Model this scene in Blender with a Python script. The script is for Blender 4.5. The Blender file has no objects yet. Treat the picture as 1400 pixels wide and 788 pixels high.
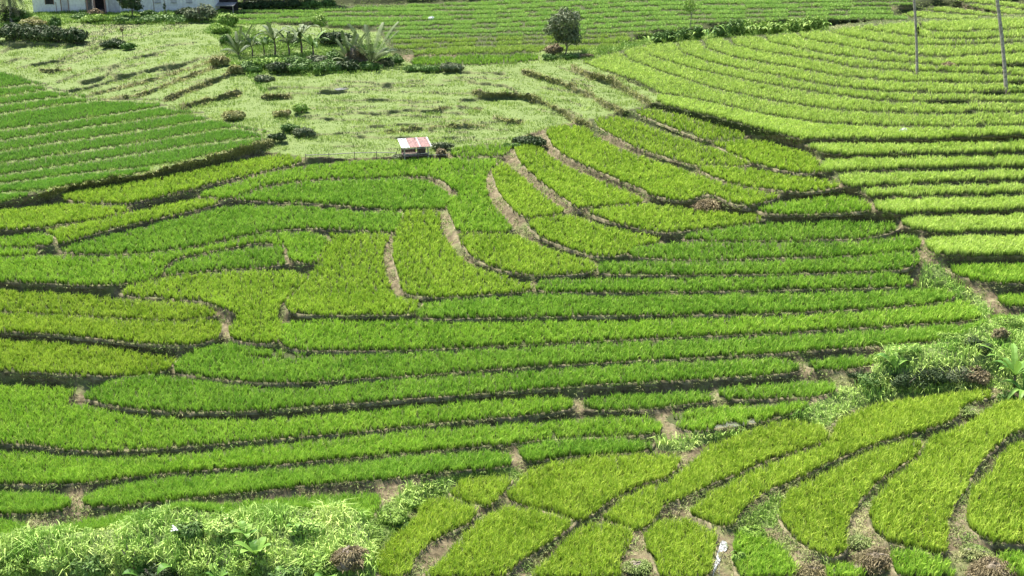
import bpy, math, random
import numpy as np
from mathutils import Vector, Matrix
rng = np.random.default_rng(7)
random.seed(7)

# ------------------------------------------------------------------ survey of the rice paddies
# each line: tone ; label ; outline as seen from the lookout (survey pixels, 1400 wide)
PADDIES = """
m;bright green curved paddy in front of the hut, bending down to the right;270,268 277,263 310,252 350,241 412,227 475,220 550,218 605,218 645,216 685,218 672,228 665,235 664,244 667,269 682,289 698,306 705,316 665,317 622,317 619,297 610,283 615,270 630,264 612,252 594,241 550,242 475,242 425,246 375,251 350,257 310,271 285,269
b;long bright paddy below the shaggy bank on the left, ending near the hut;85,268 100,261 175,251 250,237 300,226 350,216 385,211 412,213 414,222 387,228 350,237 310,246 275,254 215,269 175,278 125,277 87,273
b;bright tapering paddy at the left edge beneath the bare tan bank;0,296 50,283 80,279 125,280 175,281 176,288 160,293 100,304 50,312 0,319
b;thin bright sliver of rice beside the straw covered bank on the left;55,317 125,302 187,289 262,272 298,273 301,279 250,291 175,307 107,326 80,332 76,322
m;small paddy at the left edge below the bright tapering one;0,329 32,322 52,319 73,321 77,333 40,337 0,340
m;tiny wedge of rice at the left edge above the wide paddy;0,343 40,339 60,344 37,351 0,355
d;large lens shaped dark green paddy in the left middle;75,343 120,328 190,312 250,297 312,282 350,281 400,281 450,285 500,289 550,290 549,299 540,317 500,316 442,312 400,313 350,317 300,330 225,343 175,348 112,347
d;dark green lens shaped paddy directly below the hut paddy;316,272 350,260 400,251 475,245 550,243 585,247 602,256 616,267 611,280 600,285 550,287 500,284 437,278 350,275
b;bright paddy tongue widening downward in the centre, between two brown bunds;555,286 600,287 601,298 607,322 627,350 650,366 700,380 727,389 726,398 700,400 650,404 600,407 567,405 550,399 545,377 540,360 535,337 541,317 552,298
b;bright square paddy left of the central tongue;446,319 500,318 535,320 525,340 525,357 531,382 536,398 548,407 582,413 566,424 562,431 500,431 450,431 400,429 388,418 397,404 420,382 440,352 442,338 454,328
m;wide left paddy whose narrow arm curls back around a smaller one;0,358 75,348 120,352 225,345 300,333 350,321 400,316 440,319 450,329 438,345 432,362 400,357 390,347 397,337 362,332 345,333 287,344 250,351 233,357 222,367 225,374 200,384 150,390 100,389 0,377
d;small darker paddy enclosed by the curling arm on the left;226,370 236,361 275,349 350,337 387,337 386,349 396,362 350,366 300,368 250,373 227,376
b;bright bell shaped paddy above the bare bund corner, left of centre;165,393 225,379 287,372 350,368 395,368 424,377 416,388 396,404 377,424 384,437 386,450 382,469 350,470 315,464 312,447 327,431 312,423 275,411 175,405 163,400
y;light green paddy at the left edge under the wide paddy;0,396 50,398 100,402 150,406 200,410 270,414 295,425 296,433 225,438 125,432 50,428 0,417
y;light green round ended paddy above the long tan bund, left;0,422 50,430 125,434 225,440 300,436 305,449 297,464 262,472 200,470 125,462 50,454 0,449
y;yellowish paddy at the left edge ending at the tan path corner;0,460 75,468 150,475 200,483 240,489 239,500 215,510 180,516 158,512 150,515 75,510 0,501
d;row of rice with a dark slot near its left end;240,510 238,502 246,489 275,475 310,467 350,475 382,480 425,485 525,484 625,480 700,476 825,469 950,464 1050,460 1175,453 1300,444 1345,445 1356,452 1325,461 1275,466 1225,471 1125,478 1050,484 950,489 875,493 700,503 575,513 475,519 425,523 350,523 300,518
d;dark row of rice starting at a pointed corner, lower left of centre;114,541 125,530 160,515 220,513 250,517 350,529 400,532 475,526 550,518 625,513 700,509 875,497 1000,492 1050,489 1082,492 1096,503 1090,509 1050,513 950,519 875,522 700,534 625,541 550,546 475,552 350,562 250,564 175,558 120,547
d;short strip of rice against the brown bank, left of the leafy gully;1097,494 1150,487 1200,486 1206,497 1175,503 1112,506
m;huge paddy sweeping in from the left edge under the dark rows;0,524 75,528 108,532 84,554 120,553 175,567 250,573 350,574 475,564 550,557 625,551 700,545 775,541 787,549 785,560 740,565 700,570 575,581 500,590 350,602 250,611 150,617 100,616 37,606 0,602
d;short row between two little gaps under the widest brown bank;797,543 850,539 900,538 950,535 972,538 980,548 925,555 875,560 797,561
d;last short row before the gully, at the right end of the brown bank;981,530 1050,525 1100,521 1138,522 1148,534 1115,543 1050,545 992,546 983,539
m;long lower row from the left edge to the dry end of the gully;0,612 50,618 100,626 175,625 250,621 350,611 475,598 525,592 600,586 700,579 825,570 895,569 908,584 902,593 825,598 760,600 700,606 575,618 475,626 350,638 250,645 175,653 112,661 60,662 0,661
d;second lowest long dark row with rounded left end;113,685 122,674 150,665 225,653 350,645 475,633 575,622 675,617 697,619 700,630 696,638 600,646 525,655 450,661 350,672 250,682 175,690 116,693
d;small dark row right of the second lowest long row;705,613 740,604 775,600 825,598 870,601 894,605 892,616 850,620 775,624 722,632 710,624
d;small dark paddy at the left edge, rounded end beside a path;0,669 75,673 98,681 99,690 75,700 30,703 0,702
d;tiny dark paddy at the lower left edge beside the dry corner;0,709 32,711 40,721 25,738 0,746
d;lowest dark row just above the grassy foreground mound;63,728 75,719 100,713 200,698 350,684 475,675 518,673 522,687 510,706 498,720 475,709 400,712 350,713 275,716 200,722 150,731 75,736
m;long row starting right below the bell shaped paddy;386,440 450,437 510,440 565,437 600,441 700,440 825,440 950,435 1050,433 1175,427 1275,418 1312,410 1337,416 1341,428 1335,438 1250,443 1175,448 1050,456 950,460 825,466 700,472 600,477 500,480 425,480 388,475 384,460
d;long row ending in a pointed left tip below the central tongue;567,419 600,411 700,405 735,402 825,405 950,403 1050,401 1175,399 1250,395 1292,394 1308,401 1302,409 1285,414 1175,423 1050,429 950,430 825,431 700,434 600,436 566,434
d;dark row beginning right of the central tongue tip;732,388 742,380 900,381 1050,378 1150,376 1225,373 1247,380 1246,390 1225,393 1050,396 950,398 825,400 733,399
d;dark row one step above the tongue tip row, at the fan foot;817,362 826,357 925,358 1050,357 1150,353 1235,344 1258,346 1256,360 1235,369 1150,372 1050,375 925,376 818,375
d;dark row at the foot of the fan, third above the tongue tip;861,341 872,337 917,331 1050,332 1137,331 1200,327 1236,320 1257,323 1258,338 1235,345 1200,348 1050,353 950,356 862,352
d;dark row just right of the fan's lowest bright corner;933,322 950,316 1050,305 1125,304 1212,302 1232,309 1224,317 1175,327 1100,328 1050,329 936,328
m;short green paddy tucked between the dirt heap and the right stack;1033,284 1070,275 1150,267 1180,270 1190,282 1189,289 1125,292 1060,293 1040,290
b;first fan segment right of the hut paddy, upper left sliver;672,229 690,221 701,231 725,251 750,273 778,290 745,295 716,298 700,285 685,267 675,246
b;fan segment joining the upper left sliver, with a brown kink above;717,301 745,297 782,294 825,309 875,320 903,326 904,333 870,337 858,346 840,351 812,350 775,339 732,321
b;bright fan segment left of the innermost brown curve;625,319 665,320 706,319 725,331 775,348 812,355 815,363 813,372 775,376 737,377 700,372 675,367 650,354 630,333
b;bright fan segment starting below the dark bush;715,186 732,188 750,212 775,227 812,244 850,259 880,272 884,276 845,280 801,283 787,282 775,273 737,246 712,223 703,206 706,196
b;wide bright fan segment below the dirt heap;801,286 845,282 887,278 950,286 1000,291 1043,295 1045,302 1000,308 960,312 925,318 895,317 850,307 814,296
b;large bright fan segment reaching the pale dirt heap;746,176 755,172 795,172 812,183 835,197 850,204 900,221 950,238 1000,253 1050,262 1063,266 1060,273 1035,278 1012,281 995,275 975,264 955,268 937,276 900,269 875,257 825,237 775,214 752,196
b;bright fan strip beginning under the shaggy meadow bank;811,163 825,160 855,160 900,177 950,194 1000,209 1025,220 1026,226 975,228 950,226 900,212 860,197 840,185 818,174
b;narrow bright fan strip at the foot of the pink bank;863,151 882,147 925,155 975,170 1022,184 1021,191 975,193 950,186 900,167
b;small bright paddy at the upper right tip of the fan;973,194 1000,191 1040,192 1082,202 1112,211 1121,224 1120,237 1100,237 1060,231 1012,216 985,203
b;bright leaf shaped paddy above the mud bank, right of the fan;955,232 962,227 1000,228 1050,234 1090,242 1125,245 1147,249 1148,257 1100,263 1060,259 1025,256 985,245
p;first pale row of the right stack, at its narrow left tip;1096,195 1125,195 1225,194 1300,194 1400,188 1400,205 1300,211 1225,212 1130,212 1110,203
p;second row of the right stack, beside the small fan tip paddy;1124,217 1200,215 1300,213 1400,209 1400,225 1300,230 1225,232 1160,234 1124,236 1121,226
p;third row of the right stack, its left tip above the mud bank;1131,239 1160,236 1225,234 1300,232 1400,228 1400,244 1300,249 1225,253 1200,254 1154,255 1148,246
p;fourth row of the right stack, with a pointed left tip;1172,257 1225,254 1300,251 1400,247 1400,262 1300,267 1225,270 1192,270 1180,265
p;fifth row of the right stack, squared left end;1192,273 1225,271 1300,269 1400,265 1400,283 1300,290 1225,293 1199,289
p;sixth row of the right stack, right of the long dark rows;1228,296 1300,294 1400,288 1400,314 1325,318 1275,319 1236,311
p;seventh row of the right stack above the dark mud channel;1263,324 1325,321 1400,318 1400,349 1330,350 1280,348 1266,337
m;bright row cut by the right edge below the dark mud channel;1296,364 1325,361 1400,362 1400,391 1350,387 1302,374
m;small green paddy at the right edge inside the mud bend;1362,407 1370,402 1400,400 1400,424 1386,421 1365,412
d;dark little paddy at the right edge above the leafy gully;1354,430 1375,432 1400,437 1400,448 1375,446 1355,440
m;patchy half flooded paddy where the gully begins;906,570 950,558 1050,551 1113,549 1092,562 1050,575 1000,583 950,590 925,584
y;small wedge paddy at the bottom between the paths, left of centre;615,666 637,653 695,650 700,658 682,681 667,695 637,686 617,677
y;yellow green paddy beside the grassy gully, bottom centre;517,756 537,733 570,708 575,686 610,678 659,697 637,718 587,741 567,761 555,792 512,792
y;yellow green paddy in the bottom centre between two tan paths;571,792 612,756 637,726 663,704 695,691 750,699 786,712 784,719 737,751 700,776 684,792
y;broad paddy in the lower middle above the forked tan path;690,676 712,654 725,638 775,628 825,623 900,621 933,621 926,638 911,654 875,663 837,683 806,706 792,713 750,701 702,687
y;narrow paddy between two slanting tan bunds, lower middle;820,708 836,693 855,677 885,666 912,658 932,642 950,627 970,607 1000,598 1050,577 1100,574 1130,587 1132,597 1126,604 1050,629 1000,651 975,661 930,683 902,691 900,703 887,718 870,727 850,717
y;long paddy rising right to the foot of the leafy gully bank;941,700 950,687 987,664 1050,634 1130,607 1148,570 1200,551 1275,541 1350,531 1361,543 1316,553 1311,569 1290,580 1235,596 1192,608 1137,631 1087,656 1050,671 1012,698 1000,721 975,718 955,709
y;triangular paddy with a blunt lower end, lower right;1065,691 1075,670 1137,642 1170,624 1200,611 1258,598 1259,617 1236,634 1205,653 1190,668 1172,688 1157,713 1156,751 1145,765 1120,758 1087,736 1068,714
y;large yellow green paddy between the two brown bunds, lower right;1240,637 1263,617 1266,598 1320,580 1350,557 1372,546 1402,540 1402,575 1385,588 1367,606 1350,621 1332,641 1325,655 1320,668 1302,691 1295,708 1292,731 1294,757 1275,758 1250,750 1220,745 1195,726 1186,700 1200,672 1217,655
y;paddy filling the lower right corner beyond the last brown bund;1402,592 1382,603 1361,627 1355,646 1329,663 1323,691 1321,716 1337,732 1362,743 1402,751
m;round leafy green patch right of the white stream;1003,727 1025,727 1050,738 1072,746 1088,770 1092,792 1010,792 1004,765
m;small bright patch at the bottom edge between two shaggy bunds;1125,777 1150,768 1180,776 1187,792 1122,792
m;bright overgrown patch below the large lower right paddy;1215,757 1222,750 1250,751 1290,761 1307,775 1310,792 1228,792
m;bright corner patch at the very bottom right;1352,763 1375,752 1402,758 1402,792 1372,792
y;yellow green paddy at the bottom edge, left of the dark hollow;712,792 750,762 792,720 820,711 848,718 870,730 850,760 843,772 860,792
y;yellow green paddy at the bottom, left bank of the stream;880,728 905,709 937,708 962,718 980,727 977,746 974,766 970,792 900,792 897,768 884,750
m;small paddy right of the hut under the dark bush;612,207 625,201 660,197 700,196 703,200 690,213 660,214 625,214
d;bright grass green strip under the far terraces, left of the tree;560,82 575,77 680,75 732,73 738,80 700,85 640,87 565,88
"""
# families of terraces that step down a slope: consecutive front lines
SPUR = [  # crest first
 [(1262,41),(1300,43),(1400,39)],
 [(1180,40),(1250,49),(1300,54),(1400,50)],
 [(1137,45),(1200,57),(1250,61),(1300,61),(1400,57)],
 [(1095,52),(1175,66),(1250,75),(1290,78),(1325,75),(1400,71)],
 [(1050,57),(1125,72),(1200,82),(1287,89),(1400,90)],
 [(1002,61),(1050,71),(1125,82),(1162,91),(1200,94),(1265,97),(1350,100),(1400,103)],
 [(966,66),(1000,77),(1050,86),(1100,94),(1150,104),(1225,110),(1300,112),(1350,113),(1400,114)],
 [(930,71),(975,86),(1050,101),(1125,115),(1200,124),(1300,127),(1370,128),(1400,126)],
 [(885,75),(950,94),(1025,110),(1075,119),(1125,127),(1200,137),(1275,140),(1400,139)],
 [(857,79),(900,96),(975,120),(1050,136),(1125,148),(1200,153),(1275,155),(1400,152)],
 [(797,86),(825,96),(875,112),(905,129),(925,130),(975,140),(1050,157),(1125,168),(1225,173),(1300,173),(1400,170)],
 [(898,140),(912,145),(975,160),(1050,179),(1095,191),(1225,191),(1300,190),(1400,185)],
]
SPURTOP = [(1400,22),(1300,26),(1240,29),(1180,34),(1130,40),(1060,46),(1000,50),(950,54),(920,57),(885,60),(850,68),(820,76),(797,84)]
LEFT = [
 [(0,95),(25,101),(50,110)],
 [(0,119),(50,113),(66,117)],
 [(0,131),(67,121),(92,127)],
 [(0,142),(92,130),(130,134)],
 [(0,155),(62,145),(132,136),(220,138)],
 [(0,177),(100,163),(225,144),(240,149)],
 [(0,191),(125,172),(250,154),(280,156)],
 [(0,206),(62,196),(150,184),(295,161),(318,168)],
 [(0,222),(150,200),(225,188),(317,173),(370,182)],
 [(0,238),(100,223),(200,207),(260,198),(355,186),(372,186)],
 [(0,250),(100,237),(205,226),(250,220),(325,203),(368,190)],
 [(0,262),(57,259),(150,244),(205,233)],
 [(0,275),(30,269),(60,262)],
]
FAR = [
 [(440,8),(484,6),(560,5),(680,0),(720,-4)],
 [(330,12),(440,11),(484,9),(560,9),(680,6),(760,1),(800,-2)],
 [(325,18),(440,16),(560,14.5),(680,12.5),(800,7),(850,2),(960,-1),(1250,-4)],
 [(318,26),(440,22),(560,21.5),(680,18),(800,11.5),(900,7),(1020,5),(1160,2),(1250,1)],
 [(318,34),(440,29),(560,28),(680,24),(800,18),(900,14),(1020,12),(1160,8),(1250,7)],
 [(450,36),(560,35),(680,31),(800,25),(900,20.5),(1020,18),(1160,13),(1220,12)],
 [(515,42),(620,38.6),(680,37),(800,32.5),(900,27),(1020,24),(1160,19),(1222,18)],
 [(525,47),(560,47),(680,44),(800,40),(885,35),(970,31),(1060,28),(1160,26),(1240,27)],
 [(528,53),(590,51),(680,49),(745,47),(800,46),(888,42),(960,38)],
 [(535,60),(620,57),(680,55),(745,53),(800,52),(888,46)],
 [(540,68),(611,63),(680,61),(745,59),(800,60),(862,57)],
 [(565,75),(680,73),(735,70),(775,69),(820,68),(849,66)],
]
FARX = [
 [(1225,20),(1252,14),(1300,19),(1346,23),(1322,27),(1270,25)],
 [(1255,11),(1300,9),(1360,19),(1376,20),(1355,22),(1300,17)],
 [(1310,3),(1350,7),(1402,14),(1402,20),(1378,19),(1340,11)],
 [(1300,-6),(1402,4),(1402,12),(1350,5),(1300,0)],
]
# ------------------------------------------------------------------ lookout and terrain
F = 1700.0; PITCH = math.radians(19.0); CZ = 36.0
sp, cp = math.sin(PITCH), math.cos(PITCH)
def ray(u, v):
    x = (np.asarray(u, float) - 700) / F; up = (394 - np.asarray(v, float)) / F
    return x, cp + up * sp, -sp + up * cp
def lerp_poly(pts, u):
    p = np.array(pts, float); return np.interp(u, p[:, 0], p[:, 1])
def pip(poly, U, V):
    U = np.asarray(U, float); V = np.asarray(V, float)
    inside = np.zeros(U.shape, bool); n = len(poly); j = n - 1
    for i in range(n):
        xi, yi = poly[i]; xj, yj = poly[j]
        if yi != yj:
            c = ((yi > V) != (yj > V)) & (U < (xj - xi) * (V - yi) / (yj - yi) + xi)
            inside ^= c
        j = i
    return inside
def chaikin(pts, k=1, closed=True):
    pts = [tuple(map(float, p)) for p in pts]
    for _ in range(k):
        out = []; n = len(pts)
        for i in range(n if closed else n - 1):
            a = pts[i]; b = pts[(i + 1) % n]
            out.append((.8*a[0]+.2*b[0], .8*a[1]+.2*b[1])); out.append((.2*a[0]+.8*b[0], .2*a[1]+.8*b[1]))
        if not closed: out = [pts[0]] + out + [pts[-1]]
        pts = out
    return pts
def hash2(ix, iy, s):
    h = (ix.astype(np.int64) * 374761393 + iy.astype(np.int64) * 668265263 + s * 1274126177) & 0x7fffffff
    h = ((h ^ (h >> 13)) * 1103515245) & 0x7fffffff
    return ((h ^ (h >> 16)) & 0xffff) / 65535.0
def vnoise(x, y, s=0):
    x = np.asarray(x, float); y = np.asarray(y, float)
    ix = np.floor(x); iy = np.floor(y); fx = x - ix; fy = y - iy
    fx = fx*fx*(3-2*fx); fy = fy*fy*(3-2*fy)
    a = hash2(ix, iy, s); b = hash2(ix+1, iy, s); c = hash2(ix, iy+1, s); d = hash2(ix+1, iy+1, s)
    return (a*(1-fx)+b*fx)*(1-fy)+(c*(1-fx)+d*fx)*fy
def fbm(x, y, s=0, o=3):
    r = 0; a = .5; t = 0
    for k in range(o):
        r = r + a * vnoise(x*2**k, y*2**k, s+k*17); t += a; a *= .5
    return r / t

# paddies: list of dicts
paddies = []
for ln in PADDIES.strip().split('\n'):
    tone, label, pts = ln.split(';')
    poly = [tuple(map(float, q.split(','))) for q in pts.split()]
    poly = chaikin([(u+150 if u >= 1399 else u-150 if u <= 1 else u, v) for u, v in poly])
    paddies.append(dict(tone=tone, label=label, poly=poly, group=None, h=.55))
ORD = ['first','second','third','fourth','fifth','sixth','seventh','eighth','ninth','tenth','eleventh','twelfth','thirteenth']
def dense(line, step=12):
    p = np.array(line, float); us = [p[0, 0]]
    while us[-1] + step < p[-1, 0]: us.append(us[-1] + step)
    us.append(p[-1, 0]); return us
def strip(top, bot, gap):
    """paddy between the front line above (top) and its own front line (bot)"""
    us = dense(bot)
    b = [(u, lerp_poly(bot, u)) for u in us]
    t0 = top[0][0]
    t = [(u, min(lerp_poly(top, u) + gap, lerp_poly(bot, u) - 1.0)) for u in us if u >= t0 - 1 and u <= top[-1][0] + 1]
    if not t: return None
    if us[-1] > top[-1][0] + 1: pass
    return chaikin(b[::-1] + t, 1)
for fam in (SPUR, LEFT, FAR):
    for ln in fam:
        if ln[-1][0] >= 1399: ln.append((1560, ln[-1][1]+.0))
        if ln[0][0] <= 1: ln.insert(0, (-160, ln[0][1]+12))
SPURTOP.insert(0, (1560, 14))
edge = sorted(SPURTOP)
for k, ln in enumerate(SPUR):
    prev = edge if k == 0 else sorted(SPUR[k-1])
    gap = 0.4
    us = dense(ln)
    top = []
    for u in us:
        ev = lerp_poly(edge, u) + .5
        if k > 0 and u >= prev[0][0]: ev = max(ev, lerp_poly(prev, u) + gap)
        elif k == 11: ev = max(ev, lerp_poly(SPUR[10], u) + gap)
        if ev < lerp_poly(ln, u) - .8: top.append((u, ev))
    if k < 11 and ln[0][0] > 800: top = [(ln[0][0]-3, lerp_poly(edge, ln[0][0]-3)+.5)] + top
    poly = [(u, lerp_poly(ln, u)) for u in us][::-1] + top
    lab = {0: 'pale green terrace on the very crest of the right hillside, behind the palm trunks',
           11: 'lowest pale terrace of the right hillside, twelfth below its crest'}.get(k,
          'pale green curved terrace on the right hillside, %s down from its crest' % ORD[k])
    paddies.append(dict(tone='p', label=lab, poly=chaikin(poly), group='curved terraces on the right hillside', h=.5))
for k in range(1, len(LEFT)):
    prev = LEFT[k-1]; ln = LEFT[k]
    us = dense(ln)
    top = [(u, lerp_poly(prev, u) + 2.8) for u in us if u <= prev[-1][0] + 1 and lerp_poly(prev, u) + 2.8 < lerp_poly(ln, u) - 1]
    # beyond the end of the line above close along the diagonal edge
    if ln[-1][0] > prev[-1][0] + 2:
        top.append((ln[-1][0], ln[-1][1] - 3))
    poly = [(u, lerp_poly(ln, u)) for u in us][::-1] + top
    lab = 'deep green sloping rice strip at the upper left, %s down from the meadow' % ORD[k-1]
    if k == len(LEFT)-1: lab = 'lowest short deep green strip at the upper left, above the shaggy bank'
    paddies.append(dict(tone='g', label=lab, poly=chaikin(poly), group='deep green strips at the upper left', h=.45))
for k in range(1, len(FAR)):
    prev = FAR[k-1]; ln = FAR[k]
    us = dense(ln, 16)
    top = []
    for u in us:
        if u < prev[0][0] or u > prev[-1][0]: tv = lerp_poly(ln, u) - 6
        else: tv = lerp_poly(prev, u) + 1.0
        top.append((u, min(tv, lerp_poly(ln, u) - 1.5)))
    poly = [(u, lerp_poly(ln, u)) for u in us][::-1] + top
    paddies.append(dict(tone='f' if k < 9 else 'h', label='far narrow rice terrace behind the round dark tree, %s from the top edge' % ORD[k-1],
                        poly=poly, group='far valley terraces', h=.45))
FXL = ['far short terrace left of the brown track behind the right hillside crest',
       'far sliver of rice along the brown track behind the right hillside crest',
       'far pale strip just right of the brown track, top right corner',
       'far pale strip cut by the top right corner of the view']
for k, pl in enumerate(FARX):
    paddies.append(dict(tone='p', label=FXL[k], poly=chaikin(pl), group='far valley terraces', h=.4))
SLOTS = [[(328,488),(420,490),(424,496),(345,496)]]

# region masks
MEADOW = [(-200,40),(0,40),(50,45),(110,30),(300,26),(318,30),(445,38),(520,44),(536,76),(570,90),(640,88),(740,70),(850,66),(797,84),(905,132),(898,140),(862,150),(815,162),(745,175),(715,186),(700,196),(612,207),(600,213),(480,217),(410,214),(350,205),(200,238),(90,262),(60,262),(0,278),(-200,300),(-200,40)]
BANKLINES = [ # meadow steps with shaggy fronts (line, width px)
 ([(717,98),(740,106),(780,119),(815,136),(850,154)],7,'d'),
 ([(648,128),(690,132),(725,134),(755,147),(785,163),(806,172)],8,'d'),
 ([(784,95),(830,110),(865,128),(886,141)],9,'k'),
 ([(676,163),(692,166),(712,168)],5,'d'),
 ([(90,125),(115,122),(150,112),(185,101)],3,'g'),
 ([(125,128),(160,122),(200,112),(250,97),(290,84)],3,'d'),
 ([(140,137),(190,131),(240,112),(292,92)],4,'d'),
 ([(225,137),(260,123),(300,108),(327,92)],5,'d'),
 ([(250,146),(290,136),(327,127)],7,'k'),
 ([(55,97),(75,98),(95,95)],4,'d'),
 ([(40,90),(75,84),(110,72),(140,62)],3,'g'),
 ([(0,60),(40,60),(80,63),(110,58)],3,'g'),
 ([(0,72),(15,66),(35,63)],3,'g'),
 ([(8,86),(25,80),(48,80)],3,'g'),
 ([(110,115),(140,108),(155,93)],3,'g'),
 ([(170,82),(200,76),(225,70)],3,'g'),
 ([(365,121),(420,120),(480,121)],2,'g'),
 ([(360,132),(400,128),(500,126)],2,'g'),
 ([(530,181),(580,176),(620,173),(665,171)],3,'d'),
 ([(480,174),(560,172),(600,168)],2,'g'),
 ([(595,150),(630,146),(655,150)],3,'d'),
 ([(430,185),(500,181),(540,178)],2,'g'),
 ([(440,138),(520,137),(600,140)],2,'g'),
 ([(460,150),(540,158),(590,160)],2,'g'),
 ([(360,133),(385,131),(396,134)],5,'d'),
 ([(640,112),(690,118),(705,124)],3,'g'),
 ([(740,120),(765,123),(790,128)],2,'g'),
 ([(500,160),(560,150),(640,156)],2,'g'),
 ([(400,160),(450,163),(520,166)],2,'g'),
]
SHAG = [ # long shaggy banks among the rice
 ([(60,268),(120,256),(200,244),(260,228),(330,208),(372,196)],9,'h'),
]

_r = random.Random(5)
for k in range(26):   # small worn steps of the fallow meadow
    v0 = 99 + k*4.3 + _r.uniform(-1, 1); u0 = _r.uniform(400, 640); L_ = _r.uniform(50, 200)
    ln = [(u0+x, v0 + 3*math.sin((u0+x)/50+k) - .012*x) for x in np.arange(0, L_, 14)]
    if ln[-1][0] > 720: ln = [p for p in ln if p[0] < 700]
    if len(ln) > 2: BANKLINES.append((ln, _r.uniform(1.3, 2.4), 'g'))
for k in range(34):
    u0 = _r.uniform(-20, 250); v0 = _r.uniform(38, 130); L_ = _r.uniform(35, 110); s_ = _r.uniform(.12, .32)
    ln = [(u0+x, v0 - s_*x + 1.5*math.sin(x/17+k)) for x in np.arange(0, L_, 10)]
    BANKLINES.append((ln, _r.uniform(1.2, 2.2), 'g'))
for k in range(12):
    u0 = _r.uniform(720, 800); v0 = _r.uniform(92, 150)
    ln = [(u0+x, v0 + .3*x + math.sin(x/9+k)) for x in np.arange(0, _r.uniform(20, 50), 8)]
    BANKLINES.append((ln, 1.5, 'g'))

# macro distance model (metres along the view axis) by column
COLN = {0:[(-150,560),(-100,330),(-60,240),(0,200),(20,187),(100,146),(200,119),(280,105),(400,89),(600,73),(700,66),(788,60),(900,54)],
        700:[(-150,560),(-100,340),(-60,250),(0,197),(70,154),(95,146),(205,115),(300,97),(400,85.5),(600,70),(700,62),(788,55),(900,49)],
        1400:[(-150,560),(-100,300),(-60,190),(-20,130),(20,118),(100,107),(200,96),(300,88),(400,80),(480,73),(600,62),(700,56),(788,51.5),(900,47)]}
COLF1400 = [(-150,560),(-100,340),(-60,245),(0,190),(20,172),(60,150),(100,130)]
def macro(U, V):
    def col(pts): 
        p = np.array(pts, float); return np.interp(V, p[:, 0], np.log(p[:, 1]))
    a, b, c, d = col(COLN[0]), col(COLN[700]), col(COLN[1400]), col(COLF1400)
    s = np.clip(U / 700, -.3, 1); s = np.where((s > 0), s*s*(3-2*s), 0)
    q = np.clip((U - 700) / 700, 0, 1); q = q*q*(3-2*q)
    near = np.where(U < 700, a*(1-s)+b*s, b*(1-q)+c*q)
    far = np.where(U < 700, near, b*(1-q)+d*q)
    return near, far
ST = 2.0
gu = np.arange(-200, 1601, ST); gv = np.arange(-150, 861, ST)
U, V = np.meshgrid(gu, gv)
near, far = macro(U, V)
# smooth the column kinks
def blur(a, n, ax):
    k = np.ones(n)/n; pad = [(0, 0), (0, 0)]; pad[ax] = (n//2, n//2)
    b = np.pad(a, pad, 'edge'); c = np.cumsum(b, axis=ax)
    c = np.insert(c, 0, 0, axis=ax)
    sl1 = [slice(None)]*2; sl2 = [slice(None)]*2
    sl1[ax] = slice(n, n + a.shape[ax]); sl2[ax] = slice(0, a.shape[ax])
    return (c[tuple(sl1)] - c[tuple(sl2)]) / n
for _ in range(2): near = blur(blur(near, 21, 0), 41, 1); far = blur(blur(far, 21, 0), 41, 1)
ev = np.interp(U, [p[0] for p in edge] + [1600], [p[1] for p in edge] + [12])
behind = (U > 800) & (V < ev)
wm = np.where(behind, far, near)
# classification
idm = np.full(U.shape, -1, int)
for i, p in enumerate(paddies):
    a = np.array(p['poly']); lo, hi = a.min(0), a.max(0)
    j0, j1 = np.searchsorted(gu, lo[0]-1), np.searchsorted(gu, hi[0]+1)
    i0, i1 = np.searchsorted(gv, lo[1]-1), np.searchsorted(gv, hi[1]+1)
    sub = (slice(i0, i1), slice(j0, j1))
    m = pip(p['poly'], U[sub], V[sub]) & (idm[sub] < 0)
    idm[sub][m] = i
_sh = np.full(U.shape, -1, int); _sh[1:] = idm[:-1]
_tn = np.array([p['tone'] in 'bmdy' for p in paddies])
_m = (idm < 0) & (_sh >= 0); _m &= _tn[np.clip(_sh, 0, None)]
idm[_m] = _sh[_m]
for _s in ():
    _sh = np.full(U.shape, -1, int)
    if _s > 0: _sh[:, 1:] = idm[:, :-1]
    else: _sh[:, :-1] = idm[:, 1:]
    _m = (idm < 0) & (_sh >= 0) & _tn[np.clip(_sh, 0, None)]
    idm[_m] = _sh[_m]
def distline(line, U, V):
    d = np.full(U.shape, 1e9)
    for (x0, y0), (x1, y1) in zip(line[:-1], line[1:]):
        L = (x1-x0)**2 + (y1-y0)**2; t = np.clip(((U-x0)*(x1-x0)+(V-y0)*(y1-y0))/L, 0, 1)
        d = np.minimum(d, np.hypot(U-x0-t*(x1-x0), V-y0-t*(y1-y0)))
    return d
meadow = pip(MEADOW, U, V) & (idm < 0)
bank = np.zeros(U.shape); 
def wob(U, V): return (fbm(U/14, V/9, 5) - .5)
for line, w, kind in BANKLINES + SHAG:
    d = distline(line, U, V) + wob(U, V) * w * .9
    bank[(d < w*(.62 if kind in 'gh' else .5)) & (idm < 0) & (meadow if kind == 'g' else True)] = {'d': 1, 'k': 2, 'g': 3, 'h': 4}[kind]
_, dy, dz = ray(U, V)
gh = -(cp / F) / np.abs(dz); gr = (sp / F) / dy
g = np.where(idm >= 0, gh, np.where(meadow, .5*gh + .5*np.gradient(wm, ST, axis=0), gr))
g = np.where(bank > 0, np.where(bank == 3, .0008, .0011), g)
outside = (U < -20) | (U > 1420) | (V < -8) | (V > 800) | ((idm < 0) & (V < 60) & (U < 320))
gm_v = np.gradient(wm, ST, axis=0); gm_u = np.gradient(wm, ST, axis=1)
g = np.where(outside, gm_v, g)
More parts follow.
